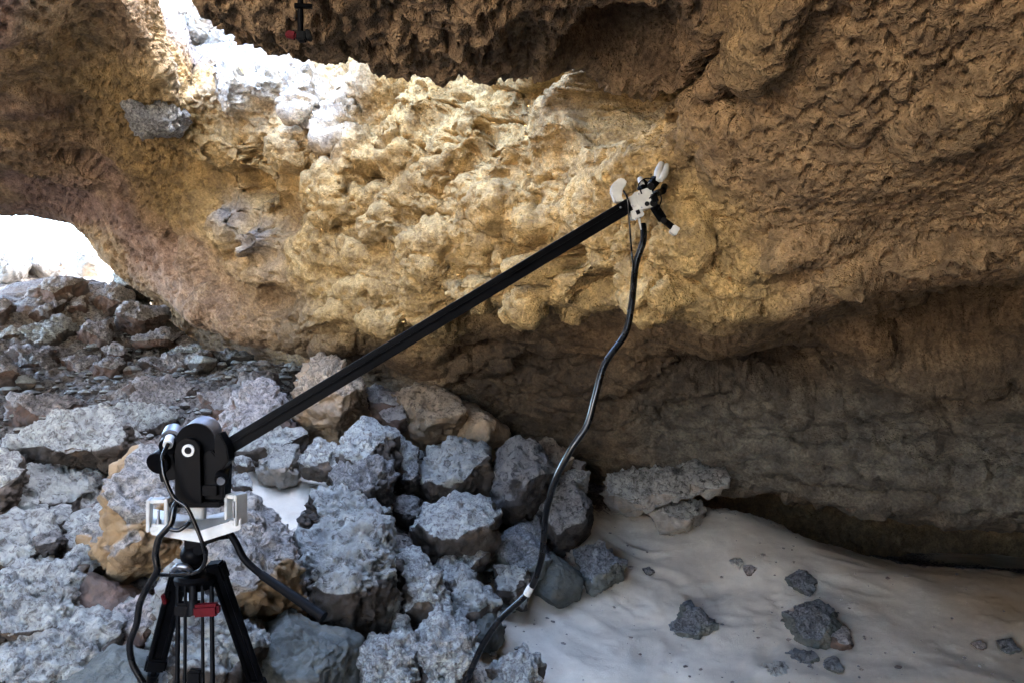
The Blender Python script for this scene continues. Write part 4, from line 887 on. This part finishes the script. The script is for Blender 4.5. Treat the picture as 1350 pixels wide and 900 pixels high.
# cables
def cable(name, label, pts, r, extra=None):
    def f(bm): tube(bm, spl(pts, 16), r, 12)
    bm = bmesh.new(); f(bm); o = bm_obj(name, bm, M_RUB, None); tag(o, label, 'cable'); return o
c0 = TD
end = np.array(P(590, 935, 2.75)); fz = float(floor_z([end[0]], [end[1]])[0])
hc = cable('hanging_cable', 'thick black cable hanging from the gripper down to the rocks', [G(848, 296, .02), G(848, 318), Q(838, 350, c0), Q(833, 400, c0 - .02), Q(824, 440, c0 - .03), Q(797, 480, c0 - .04), Q(784, 525, c0 - .05), Q(774, 560, c0 - .05), Q(754, 590, c0 - .05), Q(733, 630, c0 - .03), Q(720, 675, c0), Q(714, 735, c0 + .04), Q(698, 778, c0 + .08), Q(660, 815, c0 + .12), Q(636, 850, c0 + .14), Q(618, 890, c0 + .15), Q(596, 940, c0 + .16)], .0115)
part('cable_tie', M_WHT, hc, lambda bm: [cyl(bm, Q(700.5, 772, c0 + .075), Q(694.5, 783, c0 + .085), .0135)], 0, 'white tape wrapped round the cable')
cable('thin_wire', 'thin black wire from the boom tip running down onto the thick cable', [Q(822, 252, TD - .02), Q(827, 262, TD - .04), Q(829, 285, TD - .03), Q(831, 310, TD - .02), Q(833, 335, TD), Q(835, 360, c0 - .015), Q(832, 395, c0 - .035)], .0032)
cable('motor_cable', 'black cable looping from the left motor in front of the tripod head', [Q(222, 584, -.06), Q(214, 603, -.08), Q(217, 628, -.09), Q(229, 655, -.09), Q(246, 668, -.09), Q(257, 690, -.09), Q(267, 716, -.09), Q(271, 737, -.08), Q(262, 752, -.07), Q(240, 757, -.06), Q(208, 757, -.03)], .0058)
cable('power_cable', 'thick black cable dropping along the left of the tripod', [Q(240, 652, -.03), Q(230, 668, -.05), Q(225, 690, -.06), Q(210, 708, -.06), Q(205, 730, -.06), Q(207, 752, -.06), Q(193, 776, -.05), Q(184, 796, -.05), Q(180, 822, -.05), Q(171, 848, -.05), Q(175, 875, -.05), Q(190, 902, -.05), Q(205, 940, -.05)], .0095)
cable('jumper_cable', 'short black cable stub in front of the white bracket', [Q(225, 697, -.07), Q(236, 698, -.07), Q(248, 690, -.06), Q(252, 684, .01)], .0065)
# clip hanging from the ceiling at the top
hk = thing('ceiling_hook', 'dark rod with a dark red clip hanging from the ceiling, top of photo', 'hook', tuple(float(v) for v in P(396, -30, 1.75)))
part('rod', M_BMET, hk, lambda bm: [cyl(bm, P(396, -40, 1.75), P(396, 42, 1.80), .008, .007), bar(bm, P(388, 8, 1.77), P(412, 9, 1.78), .012, .010)], .001)
part('clip', M_RED, hk, lambda bm: [obox(bm, P(384, 47, 1.80), (1, 0, -.2), (0, 1, 0), (.2, 0, 1), .026, .018, .018)], .004)
part('clip_jaw', M_BLK, hk, lambda bm: [obox(bm, P(398, 49, 1.80), (1, 0, 0), (0, 1, 0), (0, 0, 1), .022, .024, .022), obox(bm, P(407, 47, 1.80), (1, 0, .3), (0, 1, 0), (-.3, 0, 1), .012, .02, .026)], .003)
